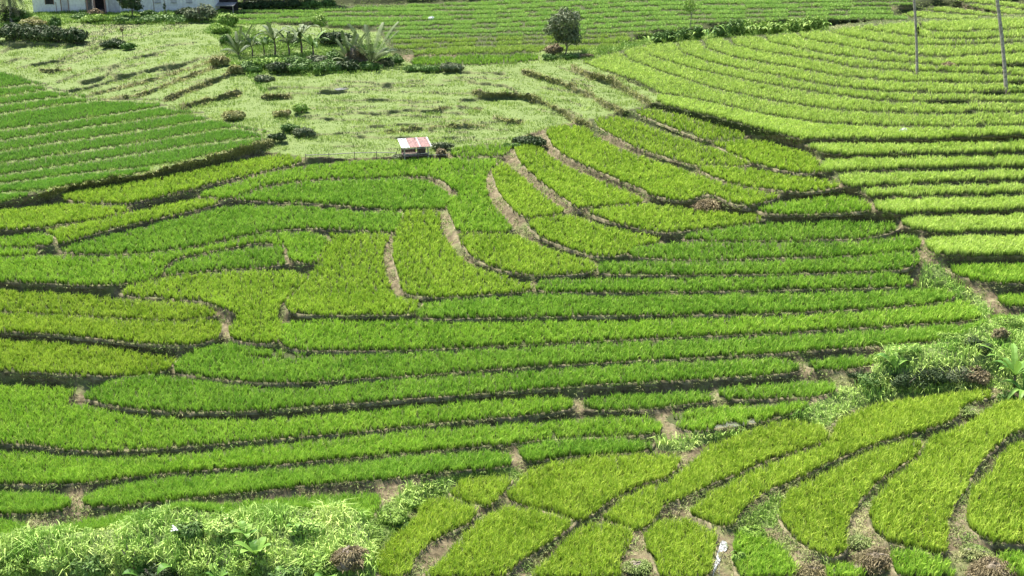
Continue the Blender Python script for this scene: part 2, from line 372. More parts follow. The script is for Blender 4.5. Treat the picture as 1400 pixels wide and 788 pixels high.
# near side / far side of the crest must not be tied together
crest = np.abs(V - ev) < 4
crest &= (U > 840)
g = np.where(crest, gm_v, g)
gx = gm_u * .6
gx = np.where(outside, gm_u, gx); 
g = np.clip(g, -.05, .05)*1.0
g = np.where(crest, gm_v, g)
def poisson(gx, gy, target, lam, h):
    ny, nx = target.shape
    # divergence with zero-flux borders
    fx = np.zeros((ny, nx+1)); fy = np.zeros((ny+1, nx))
    fx[:, 1:-1] = .5*(gx[:, 1:]+gx[:, :-1]); fy[1:-1] = .5*(gy[1:]+gy[:-1])
    div = (fx[:, 1:]-fx[:, :-1] + fy[1:]-fy[:-1]) / h
    rhs = lam*target - div
    m = np.concatenate([rhs, rhs[::-1]], 0); m = np.concatenate([m, m[:, ::-1]], 1)
    fm = np.fft.rfft2(m)
    ky = np.fft.fftfreq(2*ny)*2*np.pi; kx = np.fft.rfftfreq(2*nx)*2*np.pi
    lap = ((2-2*np.cos(ky))[:, None] + (2-2*np.cos(kx))[None, :]) / h**2
    return np.fft.irfft2(fm/(lam+lap), s=m.shape)[:ny, :nx]
W = poisson(gx, g, wm, 1/45.0**2, ST)
T = np.exp(W)
rx, ry, rz = ray(U, V)
GX, GY, GZ = T*rx, T*ry, CZ + T*rz
# small bumps
soil = (idm < 0)
bump = (fbm(GX*1.6, GY*1.6, 3) - .5) * .22 * np.where(soil, 1, .12)
bump += np.where((bank > 0) & (bank != 3), (fbm(GX*2.5, GY*2.5, 9)-.3)*.5, 0)
bump = np.where((V < -8) | (U < -30) | (U > 1430), (fbm(GX*.15, GY*.15, 31)-.5)*1.5, bump)
GZ = GZ + bump
def P(u, v):
    """ground point seen at survey pixel u,v"""
    u = np.asarray(u, float); v = np.asarray(v, float)
    a = np.clip((u - gu[0])/ST, 0, len(gu)-1.001); b = np.clip((v - gv[0])/ST, 0, len(gv)-1.001)
    i = a.astype(int); j = b.astype(int); fa = a-i; fb = b-j
    out = []
    for G in (GX, GY, GZ):
        out.append((G[j, i]*(1-fa)+G[j, i+1]*fa)*(1-fb)+(G[j+1, i]*(1-fa)+G[j+1, i+1]*fa)*fb)
    return np.stack(out, -1)
def Tat(u, v):
    p = P(u, v); return p[..., 1]*cp - (p[..., 2]-CZ)*sp
def PV(u, v): return Vector([float(c) for c in P(u, v)])
# ------------------------------------------------------------------ scene helpers
scene = bpy.context.scene
col = scene.collection
def setp(o, label=None, cat=None, group=None, kind=None):
    if label: o['label'] = label
    if cat: o['category'] = cat
    if group: o['group'] = group
    if kind: o['kind'] = kind
    return o
def link(name, me, mat=None, parent=None):
    o = bpy.data.objects.new(name, me); col.objects.link(o)
    if mat: me.materials.append(mat)
    if parent: o.parent = parent
    return o
def empty(name, loc, rz=0):
    o = bpy.data.objects.new(name, None); col.objects.link(o); o.location = loc; o.rotation_euler = (0, 0, rz)
    o.empty_display_size = .3
    return o
def np_mesh(name, verts, faces, attrs=None, smooth=False):
    """faces: list of int arrays (n,3) or (n,4)"""
    me = bpy.data.meshes.new(name)
    verts = np.asarray(verts, np.float32)
    faces = [np.asarray(f, np.int32) for f in faces if len(f)]
    me.vertices.add(len(verts)); me.vertices.foreach_set('co', verts.ravel())
    nl = sum(f.size for f in faces); nf = sum(len(f) for f in faces)
    me.loops.add(nl); me.polygons.add(nf)
    me.loops.foreach_set('vertex_index', np.concatenate([f.ravel() for f in faces]))
    tot = np.concatenate([np.full(len(f), f.shape[1], np.int32) for f in faces])
    st = np.concatenate([[0], np.cumsum(tot)[:-1]]).astype(np.int32)
    me.polygons.foreach_set('loop_start', st); me.polygons.foreach_set('loop_total', tot)
    if smooth: me.polygons.foreach_set('use_smooth', np.ones(nf, bool))
    me.update(calc_edges=True)
    for k, a in (attrs or {}).items():
        at = me.attributes.new(k, 'FLOAT' if a.ndim == 1 else 'FLOAT_VECTOR', 'POINT')
        at.data.foreach_set('value' if a.ndim == 1 else 'vector', np.asarray(a, np.float32).ravel())
    return me

# ------------------------------------------------------------------ materials
def newmat(name):
    m = bpy.data.materials.new(name); m.use_nodes = True; nt = m.node_tree; nt.nodes.clear()
    return m, nt, nt.nodes, nt.links
def ramp(N, pts):
    r = N.new('ShaderNodeValToRGB'); e = r.color_ramp.elements
    while len(e) < len(pts): e.new(.5)
    for x, (p, c) in zip(e, pts): x.position = p; x.color = (*c, 1)
    return r
def leafmat(name, ca, cb, cc=None, trans=.13, big=.35, rough=.6, patch=None, stem_shade=0):
    """blade / leaf material: per-blade tint between ca and cb, broad patches towards cc"""
    m, nt, N, L = newmat(name)
    at = N.new('ShaderNodeAttribute'); at.attribute_name = 'tint'
    r = ramp(N, [(0, ca), (1, cb)]); L.new(at.outputs['Fac'], r.inputs[0])
    geo = N.new('ShaderNodeNewGeometry'); nz = N.new('ShaderNodeTexNoise'); nz.inputs['Scale'].default_value = big
    nz.inputs['Detail'].default_value = 3
    L.new(geo.outputs['Position'], nz.inputs['Vector'])
    mr = N.new('ShaderNodeMapRange'); mr.inputs[1].default_value = .38; mr.inputs[2].default_value = .68
    L.new(nz.outputs['Fac'], mr.inputs[0])
    mx = N.new('ShaderNodeMix'); mx.data_type = 'RGBA'; L.new(mr.outputs[0], mx.inputs[0])
    L.new(r.outputs[0], mx.inputs[6]); mx.inputs[7].default_value = (*(cc or cb), 1)
    sc = N.new('ShaderNodeMath'); sc.operation = 'MULTIPLY'; sc.inputs[1].default_value = patch if patch is not None else .45
    L.new(mr.outputs[0], sc.inputs[0]); L.new(sc.outputs[0], mx.inputs[0])
    cout = mx.outputs[2]
    if stem_shade:   # dark lower stems of the rice, canopy shade painted into their colour
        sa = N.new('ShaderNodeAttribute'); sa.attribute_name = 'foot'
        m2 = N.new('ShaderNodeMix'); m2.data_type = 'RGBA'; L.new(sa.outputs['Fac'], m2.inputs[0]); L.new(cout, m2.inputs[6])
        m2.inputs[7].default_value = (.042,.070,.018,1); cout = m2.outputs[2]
    pb = N.new('ShaderNodeBsdfPrincipled'); L.new(cout, pb.inputs['Base Color'])
    pb.inputs['Roughness'].default_value = rough; pb.inputs['Specular IOR Level'].default_value = .15
    tr = N.new('ShaderNodeBsdfTranslucent')
    L.new(cout, tr.inputs['Color'])
    ms = N.new('ShaderNodeMixShader'); ms.inputs[0].default_value = trans
    L.new(pb.outputs[0], ms.inputs[1]); L.new(tr.outputs[0], ms.inputs[2])
    out = N.new('ShaderNodeOutputMaterial'); L.new(ms.outputs[0], out.inputs[0])
    return m
def solid(name, c1, c2, scale=6, rough=.8, bump=.3, metal=0, spec=.3):
    m, nt, N, L = newmat(name)
    tc = N.new('ShaderNodeTexCoord'); nz = N.new('ShaderNodeTexNoise'); nz.inputs['Scale'].default_value = scale; nz.inputs['Detail'].default_value = 6
    L.new(tc.outputs['Object'], nz.inputs['Vector'])
    r = ramp(N, [(.35, c1), (.65, c2)]); L.new(nz.outputs['Fac'], r.inputs[0])
    pb = N.new('ShaderNodeBsdfPrincipled'); L.new(r.outputs[0], pb.inputs['Base Color']); pb.inputs['Roughness'].default_value = rough
    pb.inputs['Metallic'].default_value = metal; pb.inputs['Specular IOR Level'].default_value = spec
    b = N.new('ShaderNodeBump'); b.inputs['Strength'].default_value = bump; b.inputs['Distance'].default_value = .05
    L.new(nz.outputs['Fac'], b.inputs['Height']); L.new(b.outputs[0], pb.inputs['Normal'])
    out = N.new('ShaderNodeOutputMaterial'); L.new(pb.outputs[0], out.inputs[0])
    return m
RICE = {
 'b': leafmat('rice_bright', (.22,.38,.025), (.60,.76,.11), (.52,.68,.09), stem_shade=1),
 'm': leafmat('rice_medium', (.18,.37,.025), (.53,.73,.11), (.45,.66,.08), stem_shade=1),
 'd': leafmat('rice_dark', (.14,.31,.025), (.46,.68,.10), (.40,.60,.08), stem_shade=1),
 'g': leafmat('rice_deep', (.15,.34,.04), (.34,.55,.09), (.32,.56,.07), stem_shade=1),
 'p': leafmat('rice_pale', (.38,.54,.08), (.68,.82,.22), (.62,.76,.20), stem_shade=1),
 'y': leafmat('rice_yellow', (.21,.35,.020), (.60,.73,.11), (.48,.63,.08), stem_shade=1),
 'f': leafmat('rice_far', (.24,.44,.07), (.50,.70,.17), (.46,.64,.15), stem_shade=1),
 'h': leafmat('rice_far_warm', (.28,.44,.06), (.50,.64,.14), (.48,.60,.12), stem_shade=1),
}
M_mead = leafmat('meadow_grass', (.16,.26,.045), (.44,.55,.15), (.24,.34,.07), big=.35, patch=.7, trans=.25)
M_bankg = leafmat('bank_grass', (.15,.18,.055), (.40,.42,.15), (.24,.18,.10), trans=.25, big=.5)
M_dry = leafmat('dry_grass', (.19,.21,.08), (.44,.45,.20), (.16,.30,.05), trans=.2, big=.8, patch=.8)
M_wild = leafmat('wild_grass', (.20,.36,.06), (.58,.70,.22), (.26,.46,.07), big=.6, patch=.6)
M_shrub = leafmat('shrub_leaf', (.06,.13,.03), (.17,.28,.06), (.10,.18,.05), big=.8)
M_shrubl = leafmat('light_shrub_leaf', (.13,.25,.04), (.34,.47,.10), (.24,.37,.06), big=.8)
M_darkl = leafmat('dark_leaf', (.030,.055,.022), (.085,.12,.045), (.05,.09,.03), big=.8)
M_olive = leafmat('olive_leaf', (.09,.12,.06), (.20,.23,.12), (.11,.14,.07), big=.8)
M_brownl = leafmat('withered_leaf', (.13,.10,.055), (.34,.27,.16), (.22,.22,.09), trans=.15)
M_broad = leafmat('broad_leaf', (.06,.16,.025), (.24,.40,.07), (.14,.28,.045), trans=.25, rough=.5, big=1.5)
M_palm = leafmat('palm_leaf', (.05,.09,.03), (.20,.25,.11), (.11,.15,.06), trans=.2, rough=.6)
M_trunk = solid('palm_bark', (.17,.145,.12), (.36,.32,.27), 5)
M_bark = solid('tree_bark', (.12,.09,.07), (.24,.20,.16), 10)
M_soil = solid('soil', (.12,.095,.06), (.22,.18,.12), 3, rough=.95, bump=.8)
M_tan = solid('dry_bank', (.08,.07,.035), (.22,.19,.11), 2.2, rough=.95, bump=.8)
M_straw = solid('straw', (.10,.08,.05), (.26,.215,.15), 5, rough=.95, bump=1)
M_white = solid('whitewash', (.66,.64,.66), (.82,.80,.81), 3, rough=.9, bump=.1)
M_lilac = solid('grey_plaster', (.40,.38,.42), (.55,.53,.56), 2, rough=.9, bump=.1)
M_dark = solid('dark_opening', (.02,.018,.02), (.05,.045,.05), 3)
M_wood = solid('weathered_wood', (.10,.07,.055), (.22,.17,.14), 8)
M_woodl = solid('grey_wood', (.33,.29,.25), (.50,.45,.40), 9)
M_rust = solid('rusty_roof', (.10,.035,.035), (.26,.13,.11), 5, rough=.6)
M_zinc = solid('pale_roof', (.16,.16,.17), (.40,.40,.41), 4, rough=.45)
M_brown = solid('brown_paint', (.22,.13,.11), (.32,.21,.19), 4)
M_rock = solid('rock', (.45,.48,.44), (.68,.72,.64), 4)
# water
def watermat():
    m, nt, N, L = newmat('water'); pb = N.new('ShaderNodeBsdfPrincipled'); pb.inputs['Base Color'].default_value = (.14,.14,.11,1)
    pb.inputs['Roughness'].default_value = .12; pb.inputs['Specular IOR Level'].default_value = .8
    nz = N.new('ShaderNodeTexNoise'); nz.inputs['Scale'].default_value = 5; b = N.new('ShaderNodeBump'); b.inputs['Strength'].default_value = .5
    L.new(nz.outputs['Fac'], b.inputs['Height']); L.new(b.outputs[0], pb.inputs['Normal'])
    o = N.new('ShaderNodeOutputMaterial'); L.new(pb.outputs[0], o.inputs[0]); return m
M_water = watermat()
def foam(): 
    return solid('white_water', (.08,.08,.06), (.45,.46,.46), 9, rough=.25, bump=.8, spec=.6)
M_foam = foam()
def groundmat():
    m, nt, N, L = newmat('hillside_ground')
    geo = N.new('ShaderNodeNewGeometry')
    def noise(s, d=6):
        n = N.new('ShaderNodeTexNoise'); n.inputs['Scale'].default_value = s; n.inputs['Detail'].default_value = d; n.inputs['Roughness'].default_value = .65
        L.new(geo.outputs['Position'], n.inputs['Vector']); return n
    n1 = noise(2.2); n2 = noise(.5, 4); n3 = noise(9, 4)
    soil = ramp(N, [(.3, (.055,.045,.024)), (.5, (.13,.105,.062)), (.72, (.24,.20,.12))]); L.new(n1.outputs['Fac'], soil.inputs[0])
    green = ramp(N, [(.3, (.07,.11,.03)), (.7, (.19,.24,.08))]); L.new(n3.outputs['Fac'], green.inputs[0])
    mudr = ramp(N, [(.3, (.030,.040,.015)), (.7, (.07,.08,.03))]); L.new(n3.outputs['Fac'], mudr.inputs[0])
    bnk = ramp(N, [(.3, (.09,.09,.04)), (.7, (.25,.24,.12))]); L.new(n1.outputs['Fac'], bnk.inputs[0])
    pat = ramp(N, [(.52, (0,0,0)), (.62, (1,1,1))]); L.new(n2.outputs['Fac'], pat.inputs[0])
    def mix(fac, a, b):
        x = N.new('ShaderNodeMix'); x.data_type = 'RGBA'; L.new(fac, x.inputs[0]); L.new(a, x.inputs[6]); L.new(b, x.inputs[7]); return x.outputs[2]
    def attr(nm):
        a = N.new('ShaderNodeAttribute'); a.attribute_name = nm; return a.outputs['Fac']
    pm = N.new('ShaderNodeMath'); pm.operation = 'MULTIPLY'; pm.inputs[1].default_value = .45; L.new(pat.outputs[0], pm.inputs[0])
    c = mix(pm.outputs[0], soil.outputs[0], green.outputs[0])
    tan = ramp(N, [(.3, (.06,.05,.03)), (.7, (.21,.17,.11))]); L.new(n1.outputs['Fac'], tan.inputs[0])
    c = mix(attr('tan'), c, tan.outputs[0])
    c = mix(attr('grass'), c, green.outputs[0])
    c = mix(attr('bank'), c, bnk.outputs[0])
    c = mix(attr('rice'), c, mudr.outputs[0])
    pb = N.new('ShaderNodeBsdfPrincipled'); L.new(c, pb.inputs['Base Color']); pb.inputs['Roughness'].default_value = .95; pb.inputs['Specular IOR Level'].default_value = .15
    b = N.new('ShaderNodeBump'); b.inputs['Strength'].default_value = .9; b.inputs['Distance'].default_value = .12
    L.new(n1.outputs['Fac'], b.inputs['Height']); L.new(b.outputs[0], pb.inputs['Normal'])
    o = N.new('ShaderNodeOutputMaterial'); L.new(pb.outputs[0], o.inputs[0]); return m

# wild / grassy zones in the lower half
CREST = [(797,84),(850,68),(885,60),(920,57),(1000,50),(1060,46),(1130,40)]
WILD = [
 (CREST + [(u, v-13) for u, v in CREST[::-1]], 'v'),
 ([(296,30),(330,38),(440,58),(520,62),(545,86),(480,99),(400,106),(402,140),(425,180),(400,206),(368,192),(345,165),(352,120),(330,92),(300,84),(310,60),(280,44)],'v'),
 ([(-20,16),(120,18),(300,16),(305,30),(240,32),(150,34),(100,30),(60,40),(-20,40)],'v'),
 # polygon, type: 'w' wild tall light grass, 'v' low verge grass, 't' bare tan soil, 'x' brown
 ([(-60,800),(-60,762),(0,757),(60,746),(150,737),(225,722),(240,711),(290,711),(320,722),(350,720),(400,712),(480,710),(500,722),(506,745),(512,800)],'w'),
 ([(505,745),(498,722),(520,695),(560,668),(600,655),(640,648),(700,640),(712,648),(690,675),(637,690),(575,683),(537,731),(517,756),(512,800),(506,800)],'v'),
 ([(560,664),(600,658),(612,668),(572,680),(545,700),(540,685)],'w'),
 ([(1090,600),(1050,606),(1010,600),(1030,590),(1100,560),(1150,535),(1190,520),(1205,502),(1208,488),(1240,490),(1300,475),(1330,460),(1355,450),(1402,448),(1402,538),(1350,530),(1275,538),(1200,549),(1148,567),(1130,584)],'w'),
 ([(1262,362),(1285,360),(1300,385),(1335,404),(1352,425),(1345,440),(1310,410),(1290,396),(1255,393)],'w'),
 ([(895,607),(930,600),(1000,592),(1040,588),(1010,600),(965,607),(930,618),(905,618)],'w'),
 ([(1010,722),(1003,735),(1006,770),(1015,800),(1090,800),(1075,745),(1040,730)],'v'),
 ([(1045,690),(1065,675),(1070,700),(1060,722),(1020,722),(1005,715)],'v'),
]
TAN = [
 [(0,279),(40,270),(75,266),(85,272),(76,278),(40,282),(0,292)],
 [(176,283),(176,278),(215,268),(260,257),(275,256),(285,268),(255,270),(215,280),(190,287)],
 [(940,290),(955,274),(970,265),(990,272),(1008,283),(1030,290),(1010,296),(970,294)],
 [(200,472),(262,474),(297,468),(250,484),(210,482)],
 [(45,712),(100,702),(140,695),(110,706),(66,720),(45,722)],
 [(570,792),(612,753),(637,724),(663,700),(640,728),(600,770),(585,792)],
 [(684,792),(738,752),(790,716),(740,757),(705,792)],
 [(905,700),(937,686),(985,662),(1030,638),(990,668),(945,692),(915,705)],
 [(1000,722),(1050,672),(1130,633),(1190,612),(1120,644),(1075,672),(1062,695),(1030,715)],
 [(1068,718),(1090,736),(1125,760),(1150,770),(1120,778),(1098,792),(1112,792),(1092,760),(1060,725)],
 [(1158,715),(1172,690),(1198,662),(1200,672),(1187,700),(1180,720),(1165,735)],
 [(1295,720),(1303,692),(1325,660),(1322,700),(1320,718),(1335,735),(1310,745),(1298,735)],
 [(880,52),(900,54),(905,62),(880,60)],[(1135,36),(1165,33),(1170,40),(1140,42)],
 [(1205,9),(1245,8),(1248,13),(1205,14)],[(1300,5),(1310,4),(1340,13),(1378,20),(1360,21),(1310,10)],
 [(1160,560),(1140,560),(1110,580),(1105,592),(1135,588)],
 [(1165,575),(1100,585),(1100,600)],
 [(835,345),(860,340),(862,350)],[(1085,297),(1130,296),(1140,303),(1085,306)],
 [(560,90),(640,88),(650,94),(560,97)],
]
WILD2 = [WILD[3][0] + [(512, 860), (-150, 860)][:0], [(1190,520),(1205,502),(1208,488),(1240,490),(1300,475),(1330,460),(1355,450),(1450,448),(1450,510),(1360,512),(1300,515),(1230,522)]]
wild = np.zeros(U.shape, bool); verge = np.zeros(U.shape, bool); tanm = np.zeros(U.shape, bool)
for pl, k in WILD:
    m = pip(pl, U, V) & (idm < 0)
    if pl[0] == (296, 30): m &= fbm(U/26, V/12, 37) + .25*np.clip((96-V)/30, -1, 1) > .47
    (wild if k == 'w' else verge)[m] = True
for pl in TAN: tanm |= pip(pl, U, V) & (idm < 0)
meadow |= (idm < 0) & (V < 60) & ~tanm & ((U < 330))
meadow &= ~verge
outer = (idm < 0) & ((V < 0) | (U < -2) | (U > 1402) | (V > 790))
grass_a = (meadow | (bank == 3) | wild | verge | (outer)).astype(float)
def soft(m, n):
    for _ in range(2): m = blur(blur(m, n, 0), n, 1)
    return m
mound = pip(WILD2[0], U, V).astype(float); rim = pip(WILD2[1], U, V).astype(float)
GZ += 1.0*soft(mound, 9)*(.7+.6*fbm(GX*.35, GY*.35, 61)) + .75*soft(rim, 7)*(.5+fbm(GX*.4, GY*.4, 67))
# ------------------------------------------------------------------ ground sheet
nv, nu = U.shape
verts = np.stack([GX, GY, GZ], -1).reshape(-1, 3)
ii = np.arange(nv*nu).reshape(nv, nu)
q = np.stack([ii[:-1, :-1], ii[1:, :-1], ii[1:, 1:], ii[:-1, 1:]], -1).reshape(-1, 4)
shade_mud = (idm >= 0) | (~meadow & (bank == 0)) & ((idm < 0) & (U > 797) & (V < 185) & (V > ev) & ~tanm) | (~meadow) & ((idm < 0) & (U > 320) & (V < 76) & (V < ev) & ~meadow & ~tanm)  # gaps between spur and far strips also take dark mud tone as painted shadow
me = np_mesh('terrain', verts, [q], dict(rice=shade_mud.astype(float).ravel(), grass=grass_a.ravel(), bank=(np.where(bank == 3, .6, bank > 0) * (idm < 0)).astype(float).ravel(), tan=tanm.astype(float).ravel()), smooth=True)
terr = link('terraced_hillside', me, groundmat()); setp(terr, 'terraced hillside of brown soil banks and green meadow under the rice', 'hillside', kind='structure')
bpm = bpy.data.meshes.new('plain'); S = 3000
bpm.from_pydata([(-S,-S,-2.5),(S,-S,-2.5),(S,S,-2.5),(-S,S,-2.5)], [], [(0,1,2,3)])
pl = link('ground', bpm, solid('plain_grass', (.10,.15,.04), (.2,.26,.08), .2)); setp(pl, 'wide green plain beyond and below the terraced hillside', 'ground', kind='structure')

# ------------------------------------------------------------------ cell sampler
A = np.stack([GX, GY, GZ], -1)
du = A[:-1, 1:] - A[:-1, :-1]; dv = A[1:, :-1] - A[:-1, :-1]
# area as seen from above (plants stand on plan area)
cellA = np.abs(du[..., 0]*dv[..., 1] - du[..., 1]*dv[..., 0])
slopeA = np.linalg.norm(np.cross(du, dv), axis=-1)
def scatter(mask, spacing_of_t, use_slope=False, over=2.5, cap=400000):
    """blue-ish random plant feet on grid cells where mask; returns pos, uv, t"""
    m = mask[:-1, :-1]
    jj, kk = np.nonzero(m)
    t = T[jj, kk]; s = spacing_of_t(t)
    area = (slopeA if use_slope else cellA)[jj, kk]
    lam = np.minimum(area / s**2 * over, 8)
    n = rng.poisson(lam)
    jj = np.repeat(jj, n); kk = np.repeat(kk, n); s = np.repeat(s, n)
    a = rng.random(len(jj)); b = rng.random(len(jj))
    u = gu[kk] + a*ST; v = gv[jj] + b*ST
    p = P(u, v)
    # thin out on a world lattice
    sq = np.round(np.log(s)/np.log(1.25)); s2 = 1.25**sq
    key = np.stack([np.floor(p[:, 0]/s2), np.floor(p[:, 1]/s2), (np.floor(p[:, 2]/s2) if use_slope else sq), sq], -1).astype(np.int64)
    hk = key[:, 0]*73856093 ^ key[:, 1]*19349663 ^ key[:, 2]*83492791 ^ key[:, 3]*2654435
    _, idx = np.unique(hk, return_index=True)
    if len(idx) > cap: idx = rng.choice(idx, cap, replace=False)
    return p[idx], u[idx], v[idx], Tat(u[idx], v[idx])
def blades(pos, h, nb, width, lean, spread, droop=.0, tint=None, bend=False):
    """tufts -> mesh arrays. pos (n,3) h (n,) width (n,) ; nb blades each, 5 verts per blade"""
    n = len(pos)
    if n == 0: return np.zeros((0, 3)), [np.zeros((0, 4), int)], np.zeros(0)
    p = np.repeat(pos, nb, 0); H = np.repeat(h, nb)*rng.uniform(.72, 1.08, n*nb); Wd = np.repeat(width, nb)*rng.uniform(.7, 1.2, n*nb)
    ang = rng.random(n*nb)*2*np.pi; rad = np.sqrt(rng.random(n*nb))*np.repeat(spread, nb)
    d = np.stack([np.cos(ang), np.sin(ang), 0*ang], -1)
    base = p + d*rad[:, None]; base[:, 2] -= .04
    ln = np.abs(rng.normal(0, 1, n*nb))*lean
    a2 = ang + rng.normal(0, .6, n*nb)
    ld = np.stack([np.cos(a2), np.sin(a2), 0*a2], -1)
    wa = rng.random(n*nb)*np.pi; wd = np.stack([np.cos(wa), np.sin(wa), 0*wa], -1)*Wd[:, None]*.5
    upv = np.array([0, 0, 1.0])
    if bend:
        mid = base + upv*(H*.68)[:, None] + ld*((ln*.5+.05)*H)[:, None]
        bb = rng.uniform(.04, .40, n*nb)
        tip = base + upv*(H*(1.02-.32*bb))[:, None] + ld*((ln*.7+.05+bb)*H)[:, None]
    else:
        mid = base + upv*(H*.6)[:, None] + ld*(ln*H*.35)[:, None]
        tip = base + upv*(H*(1-droop*np.minimum(ln, 1)))[:, None] + ld*(ln*H*1.1)[:, None]
    v = np.stack([base-wd*.8, base+wd*.8, mid-wd, mid+wd, tip], 1).reshape(-1, 3)
    b = np.arange(n*nb)*5
    f4 = np.stack([b, b+1, b+3, b+2], -1); f3 = np.stack([b+2, b+3, b+4], -1)
    tt = rng.random(n*nb) if tint is None else np.clip(np.repeat(tint, nb) + rng.normal(0, .22, n*nb), 0, 1)
    return v, [f4, f3], np.repeat(tt, 5)

# ------------------------------------------------------------------ the rice
def rice_spacing(t): return np.clip(.0026*t, .17, .42)
BUNDPTS = []
def bund_mesh(poly, w=.085, hh=.045, seed=0):
    """low ridge of soil that runs round the downhill sides of a paddy"""
    pts = np.array(poly); n = len(pts)
    area = .5*np.sum(pts[:, 0]*np.roll(pts[:, 1], -1) - np.roll(pts[:, 0], -1)*pts[:, 1])
    if area < 0: pts = pts[::-1]
    segs = []; cur = []
    for i in range(n):
        a = pts[i]; b = pts[(i+1) % n]; d = b-a; L = np.hypot(*d)
        if L < 1e-6: continue
        nrm = np.array([d[1], -d[0]])/L
        ok = nrm[1] > .05 and min(a[0], b[0]) > -60 and max(a[0], b[0]) < 1460
        mid = (a+b)/2
        if ok:
            k = max(1, int(L/5))
            for q in range(k):
                pt = a + d*q/k; t = Tat(pt[0], pt[1]); s = F/t
                cur.append(pt + np.array([nrm[0]*w*1.0*s, nrm[1]*w*.45*s + .5]))
        elif cur: segs.append(cur); cur = []
    if cur: segs.append(cur)
    V_, F_ = [], []
    for sg in segs:
        if len(sg) < 4: continue
        sg = np.array(sg); 
        for _ in range(2): sg[1:-1] = (sg[:-2]+2*sg[1:-1]+sg[2:])/4
        c = P(sg[:, 0], sg[:, 1]); 
        tg = np.gradient(c, axis=0); tg[:, 2] = 0; tg /= np.linalg.norm(tg, axis=1)[:, None]+1e-9
        sd = np.stack([-tg[:, 1], tg[:, 0], 0*tg[:, 0]], -1)
        nn = fbm(c[:, 0]*1.7, c[:, 1]*1.7, 11+seed); n2 = fbm(c[:, 0]*.9, c[:, 1]*.9, 23)
        ww = (w*(.55+1.0*nn))[:, None]; hv = (hh*(.2+1.5*n2))[:, None]
        z = np.array([0, 0, 1.0])
        prof = [(-1.3, -.25), (-.8, .7), (-.1, 1.0), (.7, .75), (1.4, -.6)]
        BUNDPTS.append(c[5:-5] if len(c) > 12 else c)
        b0 = len(V_) and sum(len(x) for x in V_)
        ring = np.stack([c + sd*ww*x + z*(hv*y if y > 0 else y*.3) for x, y in prof], 1).reshape(-1, 3)
        ring[:, 2] += (fbm(ring[:, 0]*7, ring[:, 1]*7, 41)-.5)*.13
        V_.append(ring); m = len(c); k = len(prof)
        i0 = (np.arange(m-1)[:, None]*k + np.arange(k-1)[None]).ravel() + b0
        F_.append(np.stack([i0, i0+1, i0+1+k, i0+k], -1))
    if not V_: return None
    return np_mesh('bund', np.concatenate(V_), [np.concatenate(F_)], smooth=True)
slot = np.zeros(U.shape, bool)
for s in SLOTS: slot |= pip(s, U, V)
nblade = 0
for i, p in enumerate(paddies):
    mask = (idm == i) & ~slot & (U > -130) & (U < 1530) & (V < 830)
    pos, uu, vv, tt = scatter(mask, (lambda t: rice_spacing(t)*(.8 if p['tone'] in 'pfhg' else 1.05)))
    h0 = p['h'] * (1.03 if p['tone'] in 'bmdy' else 1.0)
    if p['label'].startswith('patchy'):
        k = (fbm(pos[:, 0]*.8, pos[:, 1]*.8, 77) > .42); pos, uu, vv, tt = pos[k], uu[k], vv[k], tt[k]
    if len(pos) == 0: print('EMPTY', i, p['label']); continue
    h = h0*(.88+.24*fbm(pos[:, 0]*.5, pos[:, 1]*.5, 55))
    # a plant stands only where its tip is still inside the plot as surveyed
    sc = F/tt; vt = vv - h*(.72 if p['tone'] in 'pfh' else .56)*sc*.94
    j = np.clip(((uu-gu[0])/ST).round().astype(int), 0, nu-1); k = np.clip(((vt-gv[0])/ST).round().astype(int), 0, nv-1)
    ok = idm[k, j] == i
    # keep thin strips from vanishing
    if ok.sum() < .25*len(ok):
        vt = vv - h*.35*sc*.94; k = np.clip(((vt-gv[0])/ST).round().astype(int), 0, nv-1); ok = idm[k, j] == i
    if ok.sum() < 5: ok[:] = True
    pos, tt, h = pos[ok], tt[ok], h[ok]
    nb = 12 if tt.mean() < 110 else 7
    sp_ = rice_spacing(tt)
    wd = np.maximum(.026, .00042*tt)
    tn = np.clip(.15 + .7*rng.random(len(pos)) + (fbm(pos[:, 0]*.7, pos[:, 1]*.7, 91)-.5)*.5, 0, 1)
    v, f, ti = blades(pos, h*rng.uniform(.82, 1.1, len(h)), nb, wd, .12, sp_*(.5 if p['tone'] in 'pfhg' else .30), tint=tn, bend=True)
    nblade += len(v)//5
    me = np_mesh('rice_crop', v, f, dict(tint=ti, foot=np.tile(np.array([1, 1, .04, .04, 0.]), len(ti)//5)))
    c = np.array(p['poly']).mean(0)
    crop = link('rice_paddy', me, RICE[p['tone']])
    setp(crop, p['label'], 'rice paddy', p['group'])
    if tt.mean() < 128 and p['tone'] not in 'gpfh' or p['label'].startswith('twelfth'):
        bm_ = bund_mesh(p['poly'], seed=i)
        if bm_: link('bund', bm_, M_tan, crop)
print('rice blades', nblade)

# ------------------------------------------------------------------ ground cover
def cover(name, mask, spacing, h, nb, width, lean, spread, mat, label, cat, dens=None, droop=.3, slope=False):
    pos, uu, vv, tt = scatter(mask, spacing, use_slope=slope)
    if dens is not None:
        k = rng.random(len(pos)) < dens(pos); pos, tt = pos[k], tt[k]
    hh = (h(pos, tt) if callable(h) else np.full(len(pos), h))
    v, f, ti = blades(pos, hh, nb, np.maximum(width, .00045*tt), lean, spread*np.maximum(1, spacing(tt)/.25), droop=droop,
                      tint=np.clip(.5+(fbm(pos[:, 0]*.6, pos[:, 1]*.6, 63)-.5)*1.6, 0, 1))
    me = np_mesh(name, v, f, dict(tint=ti)); o = link(name, me, mat); setp(o, label, cat, kind='stuff')
    print(name, len(v)//5); return o
bp = np.concatenate(BUNDPTS); rep = np.repeat(bp, 5, 0); rep[:, :2] += rng.normal(0, .07, (len(rep), 2))
